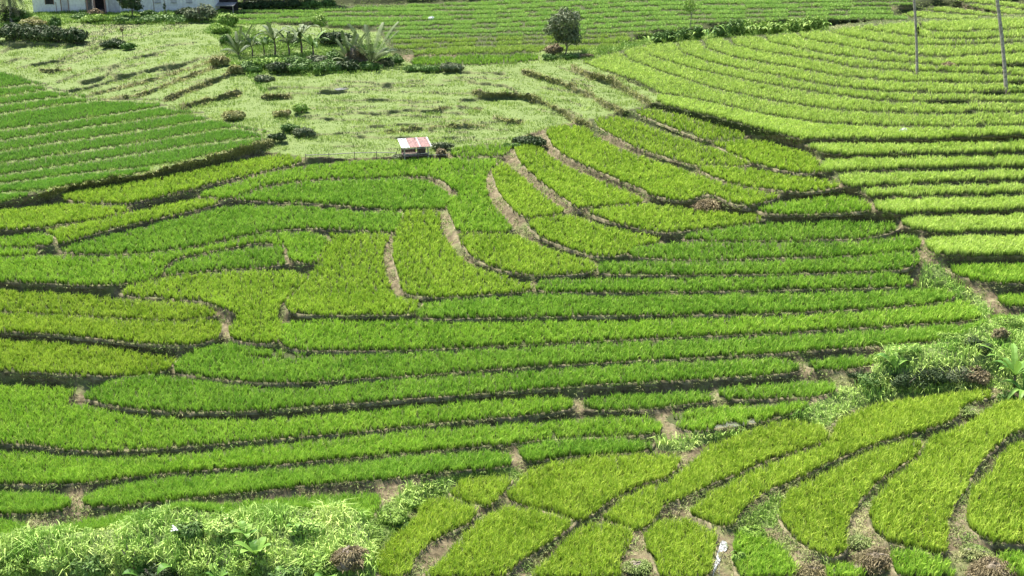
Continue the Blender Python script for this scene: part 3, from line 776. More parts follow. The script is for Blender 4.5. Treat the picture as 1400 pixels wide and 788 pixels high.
kk_ = rng.random(len(rep)) < np.clip((fbm(rep[:, 0]*.8, rep[:, 1]*.8, 88)-.3)*3, .08, 1); rep = rep[kk_]
rep[:, 2] += .03
v, f, ti = blades(rep, .07+.10*rng.random(len(rep)), 4, np.full(len(rep), .032), 1.1, np.full(len(rep), .10), droop=.6, tint=np.clip((fbm(rep[:, 0]*.5, rep[:, 1]*.5, 99)-.3)*2, 0, 1))
o = link('bund_grass', np_mesh('bund_grass', v, f, dict(tint=ti)), M_dry); setp(o, 'dry tufts and straw along the crests of the paddy bunds', 'dry grass', kind='stuff')
inview = (U > -140) & (U < 1540) & (V < 830) & (V > -12)
cover('meadow_grass', meadow & inview & (bank == 0) & ~tanm, lambda t: np.clip(.0034*t, .25, .7), lambda p, t: .08+.75*np.clip(fbm(p[:, 0]*.5, p[:, 1]*.9, 14)-.35, 0, 1)*1.3, 6, .05, .7, .14, M_mead,
      'pale yellow green meadow grass on the low steps around the hut', 'meadow grass')
cover('bank_grass', (bank > 0) & (bank != 3) & inview & (idm < 0), lambda t: np.clip(.0024*t, .18, .45), lambda p, t: .3+.25*rng.random(len(p)), 6, .05, .8, .16, M_bankg,
      'shaggy olive and brown grass hanging over the steps of the meadow', 'bank grass', droop=.7, slope=True)
cover('step_grass', (bank == 3) & inview & (idm < 0), lambda t: np.clip(.0030*t, .2, .5), lambda p, t: .12+.22*rng.random(len(p)), 6, .05, .7, .16, M_olive,
      'short olive green grass on the many small worn steps of the meadow', 'step grass', droop=.5, slope=True)
gap = (idm < 0) & ~meadow & ~wild & ~verge & (bank == 0) & inview
cover('dry_grass', gap, lambda t: np.clip(.0022*t, .14, .36), lambda p, t: .08+.22*rng.random(len(p))**2, 6, .035, .9, .12, M_dry,
      'short dry and green grass along the earth bunds between paddies', 'dry grass', dens=lambda p: np.clip((fbm(p[:, 0]*.9, p[:, 1]*.9, 71)-.32)*2.6, .1, .9), droop=.6, slope=True)
cover('straw_litter', (tanm & inview), lambda t: np.clip(.0019*t, .12, .35), lambda p, t: .06+.14*rng.random(len(p))**2, 5, .035, 1.2, .14, M_dry,
      'pale straw and dead grass lying on the bare tan banks', 'straw', droop=.9, slope=True)
cover('wild_grass', wild & inview, lambda t: np.clip(.0040*t, .2, .45), lambda p, t: .25+1.35*np.clip(fbm(p[:, 0]*.7, p[:, 1]*.7, 15)-.22, 0, 1)**1.2, 9, .042, .62, .16, M_wild,
      'tall light green wild grass on the foreground mound and gully sides', 'wild grass', droop=.65, slope=True)
cover('verge_grass', verge & inview, lambda t: np.clip(.0030*t, .15, .4), lambda p, t: .15+.35*fbm(p[:, 0]*.6, p[:, 1]*.6, 15)+np.where(p[:, 1] > 120, .9*np.clip(fbm(p[:, 0]*.35, p[:, 1]*.35, 18)-.35, 0, 1)*1.6, 0), 7, .03, .7, .14, M_shrubl,
      'low green weeds along the paths, the hollow and the crest', 'weeds', droop=.5, slope=True)
# ------------------------------------------------------------------ modelling helpers
class MB:
    def __init__(s): s.v = []; s.f = []; s.t = []
    def add(s, v, f, tint=.5):
        o = len(s.v); s.v += [tuple(map(float, p)) for p in v]; s.f += [tuple(int(i)+o for i in q) for q in f]; s.t += [tint]*len(v)
    def box(s, c, d, rz=0, rx=0, ry=0):
        M = Matrix.Translation(c) @ Matrix.Rotation(rz, 4, 'Z') @ Matrix.Rotation(ry, 4, 'Y') @ Matrix.Rotation(rx, 4, 'X')
        v = [M @ Vector((x*d[0]/2, y*d[1]/2, z*d[2]/2)) for x in (-1,1) for y in (-1,1) for z in (-1,1)]
        s.add(v, [(0,1,3,2),(4,6,7,5),(0,4,5,1),(2,3,7,6),(0,2,6,4),(1,5,7,3)])
    def tube(s, pts, rad, n=8, cap=True):
        pts = [Vector(p) for p in pts]; rings = []
        for i, p in enumerate(pts):
            t = (pts[min(i+1, len(pts)-1)] - pts[max(i-1, 0)]).normalized()
            a = t.cross(Vector((0, 0, 1)));
            if a.length < .05: a = t.cross(Vector((0, 1, 0)))
            a.normalize(); b = t.cross(a); r = rad[i] if hasattr(rad, '__len__') else rad
            rings.append([p + (a*math.cos(q*2*math.pi/n) + b*math.sin(q*2*math.pi/n))*r for q in range(n)])
        v = [p for r in rings for p in r]; f = []
        for i in range(len(rings)-1):
            for q in range(n): f.append((i*n+q, i*n+(q+1) % n, (i+1)*n+(q+1) % n, (i+1)*n+q))
        if cap: f.append(tuple(range(n))[::-1]); f.append(tuple((len(rings)-1)*n+q for q in range(n)))
        s.add(v, f)
    def leaf(s, base, az, L, W, rise=.9, droop=.8, n=7, fold=.25, tint=None, notch=0):
        """arched blade: midrib leaves base at slope `rise` and droops"""
        d = Vector((math.cos(az), math.sin(az), 0)); sd = Vector((-d.y, d.x, 0)); z = Vector((0, 0, 1))
        v = []; 
        for i in range(n+1):
            q = i/n; p = Vector(base) + d*(L*q*(1-.15*q)) + z*(L*(rise*q - droop*q*q))
            w = W*(math.sin(math.pi*min(1, .06+q*.97))**.6)*.5
            if i == n: w = 0.005
            if notch and i % 2: w *= 1-notch
            v += [p - sd*w + z*(w*fold), p, p + sd*w + z*(w*fold)]
        f = []
        for i in range(n):
            a = i*3; f += [(a, a+1, a+4, a+3), (a+1, a+2, a+5, a+4)]
        s.add(v, f, random.random() if tint is None else tint)
    def frond(s, base, az, L, rise, droop, nl=16, ll=.5, lw=.05, n=10):
        d = Vector((math.cos(az), math.sin(az), 0)); sd = Vector((-d.y, d.x, 0)); z = Vector((0, 0, 1)); t = random.random()
        def pos(q): return Vector(base) + d*(L*q*(1-.2*q)) + z*(L*(rise*q - droop*q*q))
        pr = [pos(i/n) for i in range(n+1)]
        for i in range(n):
            a, b = pr[i], pr[i+1]; r = .03*(1-i/n)+.008
            s.add([a-sd*r, a+sd*r, b+sd*r, b-sd*r, a-z*r*2, b-z*r*2], [(0,1,2,3),(0,3,5,4),(1,4,5,2)], t)
        for k in range(nl):
            q = .15 + .85*k/nl; p = pos(q); tg = (pos(min(1, q+.05))-p).normalized()
            l = ll*math.sin(math.pi*(.15+.8*q))**.5
            for sg in (-1, 1):
                e = p + sd*sg*l*.75 + tg*l*.45 - z*l*random.uniform(.25, .7)
                m = p + sd*sg*l*.4 + tg*l*.2 - z*l*.05
                s.add([p - tg*lw/2, p + tg*lw/2, m + tg*lw/2, m - tg*lw/2, e], [(0,1,2,3),(3,2,4)], t)
    def build(s, name, mat, parent=None, smooth=False):
        me = bpy.data.meshes.new(name); me.from_pydata(s.v, [], s.f)
        at = me.attributes.new('tint', 'FLOAT', 'POINT'); at.data.foreach_set('value', np.array(s.t, np.float32))
        if smooth: me.polygons.foreach_set('use_smooth', np.ones(len(s.f), bool))
        me.update(); return link(name, me, mat, parent)
def leafcloud(name, blobs, n, size, mat, parent=None, shell=.55, aspect=1.6, elong=0):
    """blobs: (center, (rx,ry,rz)); leaves spread through the blobs' volume, with gaps"""
    C = np.array([b[0] for b in blobs], float); R = np.array([b[1] for b in blobs], float)
    w = np.prod(R, 1)**(2/3); k = rng.choice(len(blobs), n, p=w/w.sum())
    d = rng.normal(size=(n, 3)); d /= np.linalg.norm(d, axis=1)[:, None]
    r = shell + (1-shell)*rng.random(n)**.7; r *= rng.uniform(.8, 1.08, n)
    p = C[k] + d*R[k]*r[:, None]
    keep = fbm(p[:, 0]*2.2/size*.12+p[:, 2]*3, p[:, 1]*2.2/size*.12-p[:, 2]*2, 19) > .36
    p = p[keep]; d = d[keep]; n = len(p)
    nrm = d + rng.normal(0, .6, (n, 3)); nrm[:, 2] += .35; nrm /= np.linalg.norm(nrm, axis=1)[:, None]
    a = np.cross(nrm, rng.normal(size=(n, 3))); a /= np.linalg.norm(a, axis=1)[:, None]; b = np.cross(nrm, a)
    s_ = (size*rng.uniform(.6, 1.3, n))[:, None]
    v = np.stack([p - a*s_*aspect, p - b*s_*.55 + nrm*s_*.15, p + a*s_*aspect - np.array([0, 0, .3])*s_, p + b*s_*.55 + nrm*s_*.15], 1).reshape(-1, 3)
    f = (np.arange(n)*4)[:, None] + np.arange(4)[None]
    me = np_mesh(name, v, [f], dict(tint=np.repeat(rng.random(n), 4)))
    return link(name, me, mat, parent)
def mpx(u, v): return float(Tat(u, v))/F
def shrub(u, v, wpx, hpx, mat, label, cat='shrub', group=None, name='shrub', size=None, n=None, stem=True, lean=0):
    """rounded bush: base at survey pixel (u,v), size in survey pixels"""
    s = mpx(u, v); p = PV(u, v); W_ = wpx*s/2; H_ = hpx*s
    r = empty(name, p); setp(r, label, cat, group)
    bl = []
    for i in range(max(3, int(5 + wpx/12))):
        x = random.uniform(-.65, .65)*W_; y = random.uniform(-.5, .5)*W_; h = H_*random.uniform(.45, .78)*(1-.35*abs(x)/max(W_, .01))
        bl.append(((x, y, h*.72), (W_*random.uniform(.28, .5), W_*random.uniform(.28, .45), h*.42)))
    bl.append(((0, 0, H_*.35), (W_*.85, W_*.6, H_*.34)))
    sz = size or max(.06, .0011*s*F*.9)
    leafcloud('foliage', bl, n or int(min(2600, 260 + 900*W_*H_/ (sz*8))), sz, mat, r)
    if stem:
        m = MB()
        for i in range(4):
            a = random.random()*6.28; m.tube([(0,0,-.1), (math.cos(a)*W_*.2, math.sin(a)*W_*.2, H_*.35), (math.cos(a)*W_*.45, math.sin(a)*W_*.4, H_*.65)], [.05*H_, .035*H_, .012*H_], 5)
        m.build('stem', M_bark, r)
    return r
def broad_plant(u, v, hpx, label, nleaf=6, wid=.28, name='banana_plant', cat='banana plant', trunk=.35, mat=None, group=None, spreadaz=None, notch=0):
    s = mpx(u, v); p = PV(u, v); H = hpx*s
    r = empty(name, p); setp(r, label, cat, group)
    if v > 700: H *= .75
    th = H*trunk
    if trunk > .02:
        m = MB(); m.tube([(0,0,-.1), (.02*H,0,th*.5), (.0,0,th)], [.07*H**.6, .055*H**.6, .035*H**.6], 7); m.build('stem', M_wood if trunk > .3 else M_bark, r)
    for i in range(nleaf):
        m = MB(); az = (2*math.pi*i/nleaf + random.uniform(-.3, .3)) if spreadaz is None else spreadaz[i]
        L = H*(1-trunk)*random.uniform(1.1, 1.5)
        m.leaf((0, 0, th), az, L, L*wid, rise=random.uniform(.9, 1.5), droop=random.uniform(.6, 1.1), notch=notch)
        m.build('leaf', mat or M_broad, r)
    return r

# ------------------------------------------------------------------ the hut
hp = PV(568, 217); hs = mpx(568, 217)
hut = empty('field_hut', hp, math.radians(15)); setp(hut, 'small open field hut on stilts with a rusty red and pale tin roof', 'hut')
X0, X1, Y0, Y1 = -1.15, 1.05, -.75, .75
m = MB(); m.box((-.05, 0, .42), (2.3, 1.6, .07)); pf = m.build('platform', M_wood, hut)
for x in (X0, .1, X1):
    for y in (Y0, Y1):
        m = MB(); m.tube([(x, y, -.5), (x+.02, y, .6), (x, y, 1.28 if y < 0 else 1.72)], .055, 6); m.build('post', M_woodl if (x > .9 or x < -1) and y < 0 else M_wood, hut)
m = MB(); m.box((.62, .3, .92), (.78, .06, 1.0)); m.box((.25, .0, .9), (.05, .6, .95)); m.build('wall_panel', M_wood, hut)
m = MB(); m.box((-.5, .72, .62), (1.2, .05, .28)); m.build('bench_back', M_wood, hut)
m = MB(); m.tube([(-1.3, -.82, .60), (0, -.84, .62), (1.2, -.82, .64)], .04, 6); m.build('rail', M_woodl, hut)
# mono pitch roof of corrugated sheets, each sheet a part
slope = math.atan2(.38, 1.9)
def sheet(x0, x1, mat, dz):
    m = MB(); n = max(4, int((x1-x0)/.06)); top = []; ny = 6
    def z(x, y): return 1.52 + dz + (y)*math.tan(slope) + .018*math.sin(x*2*math.pi/.14)
    vs = []; fs = []
    for t_, off in enumerate((0, -.02)):
        for i in range(n+1):
            for j in range(ny+1):
                x = x0+(x1-x0)*i/n; y = -1.08+2.16*j/ny; vs.append((x, y, z(x, y)+off))
    K = (n+1)*(ny+1)
    for i in range(n):
        for j in range(ny):
            a = i*(ny+1)+j; fs.append((a, a+ny+1, a+ny+2, a+1)); fs.append((K+a, K+a+1, K+a+ny+2, K+a+ny+1))
    for i in range(n):
        for j in (0, ny):
            a = i*(ny+1)+j; b = a+ny+1; fs.append((a, b, K+b, K+a))
    for j in range(ny):
        for i in (0, n):
            a = i*(ny+1)+j; fs.append((a, a+1, K+a+1, K+a))
    m.add(vs, fs); return m.build('roof_sheet', mat, hut)
setp(sheet(-1.45, -.68, M_zinc, 0), 'pale grey roof sheet'); setp(sheet(-.67, .22, M_rust, .01), 'rusty red roof sheet')
setp(sheet(.23, .38, M_zinc, .02), 'narrow pale roof strip'); setp(sheet(.39, 1.22, M_rust, .01), 'faded red roof sheet'); setp(sheet(1.23, 1.38, M_zinc, .02), 'pale right edge strip of the roof')
m = MB(); m.box((-.03, -1.06, 1.20), (2.75, .04, .06)); m.build('eave_board', M_zinc, hut)
# rails and stump beside the hut
def polefence(pts, label, hh=.55, name='bamboo_rail'):
    ps = [PV(u, v) for u, v in pts]; r = empty(name, ps[0]); setp(r, label, 'rail')
    m = MB(); m.tube([q - ps[0] + Vector((0, 0, hh)) for q in ps], .035, 6); m.build('pole', M_woodl, r)
    for q in ps:
        m = MB(); q = q-ps[0]; m.tube([q-Vector((0,0,.2)), q+Vector((0,0,hh+.12))], .035, 5); m.build('post', M_wood, r)
polefence([(418,220),(450,219),(485,218),(515,217),(542,218)], 'low bamboo rail running left from the hut along the paddy edge')
polefence([(586,217),(598,217),(612,217)], 'short pale pole running right from the hut to a stump', .35)
def heap(u, v, wpx, hpx, mat, label, cat, name, tuft=None, seed=0, group=None):
    s = mpx(u, v); p = PV(u, v); W_ = wpx*s/2; H_ = hpx*s
    if 'clump' in name: H_ *= .6; W_ *= 1.15
    n = 18; R_ = 9; vs = []; fs = []
    for j in range(R_+1):
        q = j/R_; r = math.sin(q*math.pi/2)
        for i in range(n):
            a = 2*math.pi*i/n; k = 1 + .45*(float(fbm(np.array(math.cos(a)*2+q*2+seed), np.array(math.sin(a)*2+seed*3), 7))-.5)*2
            vs.append((math.cos(a)*r*W_*k, math.sin(a)*r*W_*.8*k, H_*(math.cos(q*math.pi/2)*(.8+.4*float(vnoise(np.array(a*2.3+seed), np.array(q*5+seed), 3)))) - .08))
    for j in range(R_):
        for i in range(n): fs.append((j*n+i, j*n+(i+1) % n, (j+1)*n+(i+1) % n, (j+1)*n+i))
    r = empty(name, p); setp(r, label, cat, group)
    m = MB(); m.add(vs, fs); m.build('mound', mat, r, smooth=False)
    if tuft:
        k = int(250 + 1800*W_*H_); k = min(k, 2600); a = rng.random(k)*6.283; q = np.sqrt(rng.random(k))
        pos = np.stack([np.cos(a)*q*W_, np.sin(a)*q*W_*.8, H_*np.sqrt(np.clip(1-q*q, 0, 1))*.9-.05], -1)
        v_, f_, t_ = blades(pos, (.10+.20*min(H_,1)*rng.random(k)**2), 5, np.full(k, max(.035, .0005*s*F)), .75, np.full(k, .16), droop=.9, tint=fbm(pos[:, 0]*3, pos[:, 1]*3+pos[:, 2]*3, seed)*1.6-.3)
        v_ = v_ + (vnoise(v_[:, 0]*4+seed, v_[:, 1]*4, 5)[:, None]-.5)*np.array([.1,.1,.22])*min(1, H_*1.5)
        link('grass_tufts', np_mesh('tufts', v_, f_, dict(tint=t_)), tuft, r)
    return r
heap(603, 214, 10, 11, M_wood, 'dark brown stump at the end of the pole right of the hut', 'stump', 'tree_stump', M_brownl, 3)
heap(545, 217, 14, 6, M_bark, 'dark heap of brush at the left foot of the hut', 'brush heap', 'brush_heap', M_olive, 5)
heap(972, 288, 46, 17, M_straw, 'pale pinkish heap of dug earth and straw at the fan field edge', 'earth heap', 'earth_heap', M_brownl, 1)
heap(1022, 287, 14, 7, M_straw, 'small pale earth lump right of the big pinkish heap', 'earth heap', 'earth_heap', None, 8)
heap(1297, 92, 17, 7, M_bark, 'small brown heap between the two palm trunks', 'earth heap', 'earth_heap', M_brownl, 2)
heap(1236, 181, 17, 7, M_rock, 'pale rounded rock half sunk in the pale rice', 'rock', 'rock', None, 4)
heap(590, 27, 10, 5, M_rock, 'small grey boulder among the far terraces', 'rock', 'rock', None, 6)
heap(793, 291, 10, 6, M_soil, 'small brown clod on the bund between two fan paddies', 'clod', 'earth_clod', None, 9)

# ------------------------------------------------------------------ the two bare palm trunks
def trunk(u, v, u2, v2, r0, label, ext):
    p = PV(u, v); t = float(Tat(u, v))
    x, y, z = ray(u2, v2); q = Vector((float(x)*t, float(y)*t, CZ+float(z)*t)); d = q-p; d.y += .3
    r = empty('palm_tree', p); setp(r, label, 'palm trunk')
    pts = []; rad = []
    for i in range(15):
        k = i/14*ext; pts.append(Vector((d.x*k + .10*math.sin(k*3.3), d.y*k, d.z*k + (-.2 if i == 0 else 0)))); rad.append(r0*(1.55 if i == 0 else 1.0 - .22*i/14))
    pts[1:1] = [pts[0].lerp(pts[1], .3)]; rad[1:1] = [r0*1.15]
    m = MB(); m.tube(pts, rad, 10); m.build('trunk', M_trunk, r, smooth=True)
    m = MB()
    for a in range(9):
        a = a*.7; m.tube([(math.cos(a)*r0*.8, math.sin(a)*r0*.8, .18), (math.cos(a)*r0*2.2, math.sin(a)*r0*2.2, -.08), (math.cos(a)*r0*3.6, math.sin(a)*r0*3.6, -.2)], [.06, .045, .02], 5)
    m.build('root_flare', M_bark, r)
    return r, d
r1, d1 = trunk(1254, 103, 1248, -40, .125, 'tall bare palm trunk on the right hillside, the left of two, with a dark knot', 1.6)
m = MB(); k = .43; c = Vector((d1.x*k + .26, d1.y*k-.15, d1.z*k))
for i in range(26):
    a = random.random()*6.28; m.leaf(c + Vector((random.uniform(-.1,.1), random.uniform(-.1,.1), random.uniform(-.35,.45))), a, .3, .09, rise=.2, droop=1.6, n=4)
m.build('hanging_clump', M_darkl, r1)
r2, d2 = trunk(1376, 126, 1361, -30, .155, 'thick leaning bare palm trunk on the right hillside, nearest the right edge', 1.6)
shrub(1388, 124, 20, 9, M_shrubl, 'small light green weed clump at the foot of the right palm trunk')

# ------------------------------------------------------------------ trees and shrubs beyond
def tree(u, v, hpx, wpx, mat, label, name='round_tree', trunkfrac=.3, n=2600, size=.13, cat='tree', bark=None, thick=.12, blobs=9, group=None, shell=.5):
    s = mpx(u, v); p = PV(u, v); H = hpx*s; W_ = wpx*s/2
    r = empty(name, p); setp(r, label, cat, group)
    m = MB(); m.tube([(0,0,-.2), (.05*H,0,H*trunkfrac), (0,.03*H,H*.75)], [thick, thick*.8, thick*.3], 8)
    for i in range(6):
        a = i*1.05+random.random(); z0 = H*(trunkfrac+.05*i)
        m.tube([(0.03*H,0,z0), (math.cos(a)*W_*.35, math.sin(a)*W_*.35, z0+H*.12), (math.cos(a)*W_*.75, math.sin(a)*W_*.75, z0+H*.24)], [thick*.5, thick*.3, thick*.1], 5)
    m.build('trunk', bark or M_bark, r)
    zc = H*(trunkfrac+1)/2; hz = H*(1-trunkfrac)/2
    bl = []
    for i in range(blobs):
        a = random.random()*6.28; q = random.random()**.6*.62; zz = random.uniform(-.62, .62)
        bl.append(((math.cos(a)*W_*q*(1-.3*abs(zz)), math.sin(a)*W_*q, zc+hz*zz), (W_*random.uniform(.32,.48), W_*random.uniform(.32,.48), hz*random.uniform(.28,.42))))
    bl.append(((0, 0, zc), (W_*.7, W_*.7, hz*.7)))
    leafcloud('crown', bl, n, size, mat, r, shell=shell)
    return r
tree(772, 75, 64, 60, M_olive, 'round dark green tree standing alone before the far terraces', n=5600, size=.14, trunkfrac=.14, blobs=14)
shrub(756, 74, 32, 18, M_brownl, 'brownish bush under the left side of the round dark tree', size=.11)
shrub(752, 82, 30, 10, M_shrub, 'green ground bush left below the round dark tree', size=.1)
shrub(780, 81, 28, 10, M_shrub, 'leafy green bush right below the round dark tree', size=.1)
shrub(800, 79, 22, 8, M_brownl, 'dry pinkish scrub between the round tree and the pale terraces', size=.1)
tree(942, 44, 48, 34, M_shrubl, 'small sparse yellow green tree with thin pale trunk above the hedge', name='young_tree', n=700, size=.11, trunkfrac=.45, thick=.07, bark=M_trunk, blobs=7)
# hedge on the shoulder of the right hillside
def crestv(u): return float(lerp_poly(edge, u))
hx = [898, 918, 940, 962, 985, 1006, 1026, 1046, 1066, 1086, 1104, 1122]
hl = ['dark leafy clump at the left end of the crest hedge', 'low dark hedge clump next to the left end of the crest hedge', 'dark hedge clump right under the sparse yellow green tree',
      'dark hedge clump just right of the sparse yellow green tree', 'dense hedge clump in the darker left half of the crest hedge', 'tallest green clump mid way along the crest hedge',
      'arching green clump right of the middle of the crest hedge', 'yellowish clump where the crest hedge thins', 'low yellowish clump in the right half of the crest hedge',
      'light green clump fourth from the right end of the crest hedge', 'light leafy clump next to the right end of the crest hedge', 'pointed leafy clump at the right end of the crest hedge']
for i, u in enumerate(hx):
    v = crestv(u) + .5; s = mpx(u, v+3); base = PV(u, v+1.5); t0 = float(Tat(u, v+3))
    # stands just behind the crest
    base = base + Vector((0, 1.2, -.35))
    hpx = (13, 14, 15, 16, 17, 21, 20, 16, 14, 16, 18, 17)[i]; H = (hpx)*s*1.25 + .5; W_ = 15*s
    r = empty('hedge_shrub', base); setp(r, hl[i], 'hedge shrub', 'shrubs of the hedge on the hillside crest')
    bl = [((random.uniform(-.6,.6)*W_, random.uniform(-.3,.3)*W_, H*.5), (W_*.5, W_*.4, H*.4)) for _ in range(4)]
    leafcloud('foliage', bl, 520, .13, M_shrub if i < 6 else M_shrubl, r)
    for k in range(11):
        m = MB(); b = (random.uniform(-.8,.8)*W_, random.uniform(-.4,.2)*W_, H*.3)
        m.leaf(b, random.random()*6.28, H*.8, .22, rise=1.1, droop=.9, n=5); 
        m.build('leaf', M_shrubl if i > 5 or k % 2 else M_broad, r)
# bananas and palms left of centre
broad_plant(376, 76, 48, 'banana plant with a pale upright new leaf, left of the pair', 9, .20, trunk=.42, mat=M_palm, notch=.4)
broad_plant(412, 77, 52, 'banana plant with drooping dry leaves, right of the pair', 10, .22, trunk=.45, mat=M_palm, notch=.4)
broad_plant(361, 76, 28, 'small dark young banana plant left of the taller pair', 7, .2, trunk=.4, mat=M_shrub, notch=.3)
def spiky(u, v, hpx, label, n, lw, cat, name, mat=M_palm, dead=0):
    s = mpx(u, v); r = empty(name, PV(u, v)); setp(r, label, cat); H = hpx*s
    for i in range(n):
        m = MB(); az = i*2.39996; k = (i % 5)/5
        if dead and i % 5 == 0:
            m.leaf((0, 0, .25), az, H*.8, lw*1.6, rise=.5, droop=1.0, n=6)
            m.build('frond', M_brownl, r)
        else:
            m.frond((0, 0, .2), az, H*random.uniform(.95, 1.25)*(1-.25*k), 1.7-1.2*k, .55, nl=30, ll=H*.15, lw=lw*1.05)
            m.build('frond', mat, r)
    m = MB(); m.tube([(0,0,-.1), (0,0,.4)], [.18, .1], 7); m.build('stem', M_bark, r)
    return r
spiky(326, 76, 30, 'spiky pale agave like plant at the left end of the bushes', 11, .10, 'spiky plant', 'spiky_plant')
spiky(508, 90, 50, 'big stemless palm with stiff grey green fronds behind the bushes', 26, .10, 'palm', 'stemless_palm', dead=1)
heap(487, 90, 30, 26, M_bark, 'dark brown mass of dead fronds leaning on the stemless palm', 'dead fronds', 'frond_heap', M_brownl, 12)
heap(527, 90, 20, 10, M_straw, 'pale brown boulder at the right foot of the stemless palm', 'boulder', 'boulder', M_palm, 13)
broad_plant(395, 79, 44, 'shorter banana plant between the two tall ones', 10, .2, trunk=.4, mat=M_palm, notch=.4)
broad_plant(428, 80, 40, 'banana plant with dark leaves right of the tall pair', 10, .22, trunk=.4, mat=M_shrub, notch=.4)
broad_plant(345, 78, 34, 'banana plant right beside the spiky plant', 9, .2, trunk=.4, mat=M_palm, notch=.4)
spiky(478, 88, 34, 'smaller stemless palm left of the brown dead fronds', 16, .10, 'palm', 'stemless_palm')
for (u, v, w_, h_, mt, lb) in [
 (338, 100, 40, 18, M_shrub, 'green bush at the left foot of the banana grove'),
 (372, 92, 44, 20, M_shrubl, 'light green undergrowth below the tallest banana plants'),
 (400, 90, 44, 20, M_shrub, 'mid green undergrowth between the banana plants'),
 (432, 90, 40, 20, M_olive, 'olive undergrowth right of the banana plants'),
 (462, 86, 40, 22, M_shrub, 'green undergrowth left of the small stemless palm'),
 (540, 88, 30, 16, M_shrub, 'green bush right of the pale boulder by the palm'),
 (395, 62, 34, 14, M_darkl, 'dark bush behind the two tall banana plants'),
 (362, 64, 30, 13, M_shrub, 'green bush behind the small dark banana plant'),
 (302, 46, 34, 16, M_shrubl, 'light bush below the corner of the dark woodlot'),
 (28, 30, 40, 22, M_shrub, 'green bush under the corner palm'),
 (132, 22, 26, 12, M_brownl, 'dry bush in front of the dark porch'),
 (204, 24, 24, 14, M_shrub, 'green bush right of the dark tree by the white building'),
 (252, 24, 30, 18, M_darkl, 'dark bush near the right end of the long white building'),
]: shrub(u, v, w_, h_, mt, lb, size=.15)
tree(438, 60, 46, 30, M_shrubl, 'light yellow green young tree behind the banana plants', name='young_tree', n=800, size=.12, trunkfrac=.4, thick=.07, blobs=7)
for (u, v, w_, h_, mt, lb) in [
 (456, 60, 44, 19, M_darkl, 'dark bush behind the banana plants, left of the stemless palm'),
 (385, 98, 40, 16, M_darkl, 'dark bush at the left end of the low row below the banana plants'),
 (415, 98, 44, 17, M_shrub, 'dark green bush second in the low row below the banana plants'),
 (446, 97, 42, 17, M_shrub, 'dark green bush under the dry fronds, mid low row'),
 (474, 95, 38, 14, M_darkl, 'dark low bush below the brown dead fronds'),
 (502, 93, 40, 10, M_shrub, 'flat green bush in front of the stemless palm'),
 (350, 92, 30, 15, M_shrubl, 'light green bush below the small dark banana plant'),
 (335, 62, 26, 20, M_shrubl, 'light green shrub behind the spiky plant'),
 (312, 62, 24, 16, M_shrub, 'green shrub left of the spiky plant'),
 (310, 36, 26, 22, M_shrubl, 'bright green shrub at the corner of the dark woodlot'),
 (362, 109, 26, 13, M_olive, 'round grey green bush at the meadow corner'),
 (300, 88, 26, 14, M_brownl, 'reddish brown bush on the meadow steps'),
 (322, 98, 20, 12, M_brownl, 'dry brown bush beside the last meadow step'),
 (320, 162, 34, 17, M_brownl, 'rusty brown bush at the tip of the deep green strips'),
 (386, 158, 22, 13, M_brownl, 'brown tufted bush in the green hollow left of the meadow'),
 (398, 178, 26, 14, M_shrub, 'dark green bush in the hollow, right one'),
 (378, 190, 26, 13, M_darkl, 'dark bush in the hollow beside the top deep green strip'),
 (416, 184, 30, 16, M_olive, 'olive bush at the edge of the meadow, left of the hut'),
 (412, 152, 22, 18, M_shrubl, 'light bush on the slope between hollow and meadow'),
 (722, 197, 40, 20, M_darkl, 'dark green bush at the top of the fan paddies'),
 (700, 200, 24, 10, M_shrub, 'small green bush beside the dark bush above the fan'),
 (604, 200, 28, 12, M_olive, 'grey green bush just right of the hut roof'),
 (619, 94, 34, 9, M_olive, 'brownish scrub on the meadow edge under the far terraces'),
 (590, 95, 34, 7, M_shrub, 'low green scrub strip under the far terraces'),
 (565, 95, 30, 7, M_shrub, 'low green scrub just right of the stemless palm'),
 (20, 52, 56, 20, M_darkl, 'dark hedge bush at the far left edge below the palm'),
 (52, 54, 46, 20, M_darkl, 'dark hedge bush second from the left edge'),
 (80, 55, 40, 21, M_darkl, 'dark hedge bush in front of the old white house'),
 (104, 57, 34, 21, M_darkl, 'dark rounded hedge bush at the right end of the left hedge'),
 (76, 36, 16, 15, M_shrub, 'small green shrub standing above the dark hedge'),
 (45, 36, 34, 13, M_brownl, 'light dry shrub between the left palm and the hedge'),
 (155, 62, 30, 9, M_darkl, 'dark flat bush alone in the upper left meadow'),
 (176, 66, 20, 9, M_shrub, 'small green bush right of the dark flat meadow bush'),
 (110, 24, 26, 8, M_shrub, 'green weeds along the old white house wall'),
 (135, 28, 44, 10, M_shrubl, 'light weeds before the dark porch'),
 (225, 27, 70, 9, M_shrub, 'dark green weeds along the long white building'),
 (180, 28, 50, 8, M_shrub, 'green weeds under the dark tree by the white building'),
 (275, 28, 40, 24, M_olive, 'tangled bush at the right end of the white building'),
]: shrub(u, v+2, w_*1.25, h_*(1.3 if v < 100 else .95), (M_bankg if mt is M_brownl else mt), lb, size=.16 if v < 110 else .13)
# small dry stalk in the meadow
m_ = empty('dry_stalk', PV(168, 56)); setp(m_, 'thin dry brown stalk standing in the upper left meadow', 'plant')
m = MB(); m.tube([(0,0,-.1),(.05,0,.8),(0,0,1.5)], [.05,.04,.03], 5); m.build('stem', M_wood, m_)
leafcloud('seed_head', [((0,0,1.5),(.28,.28,.4))], 90, .1, M_brownl, m_)

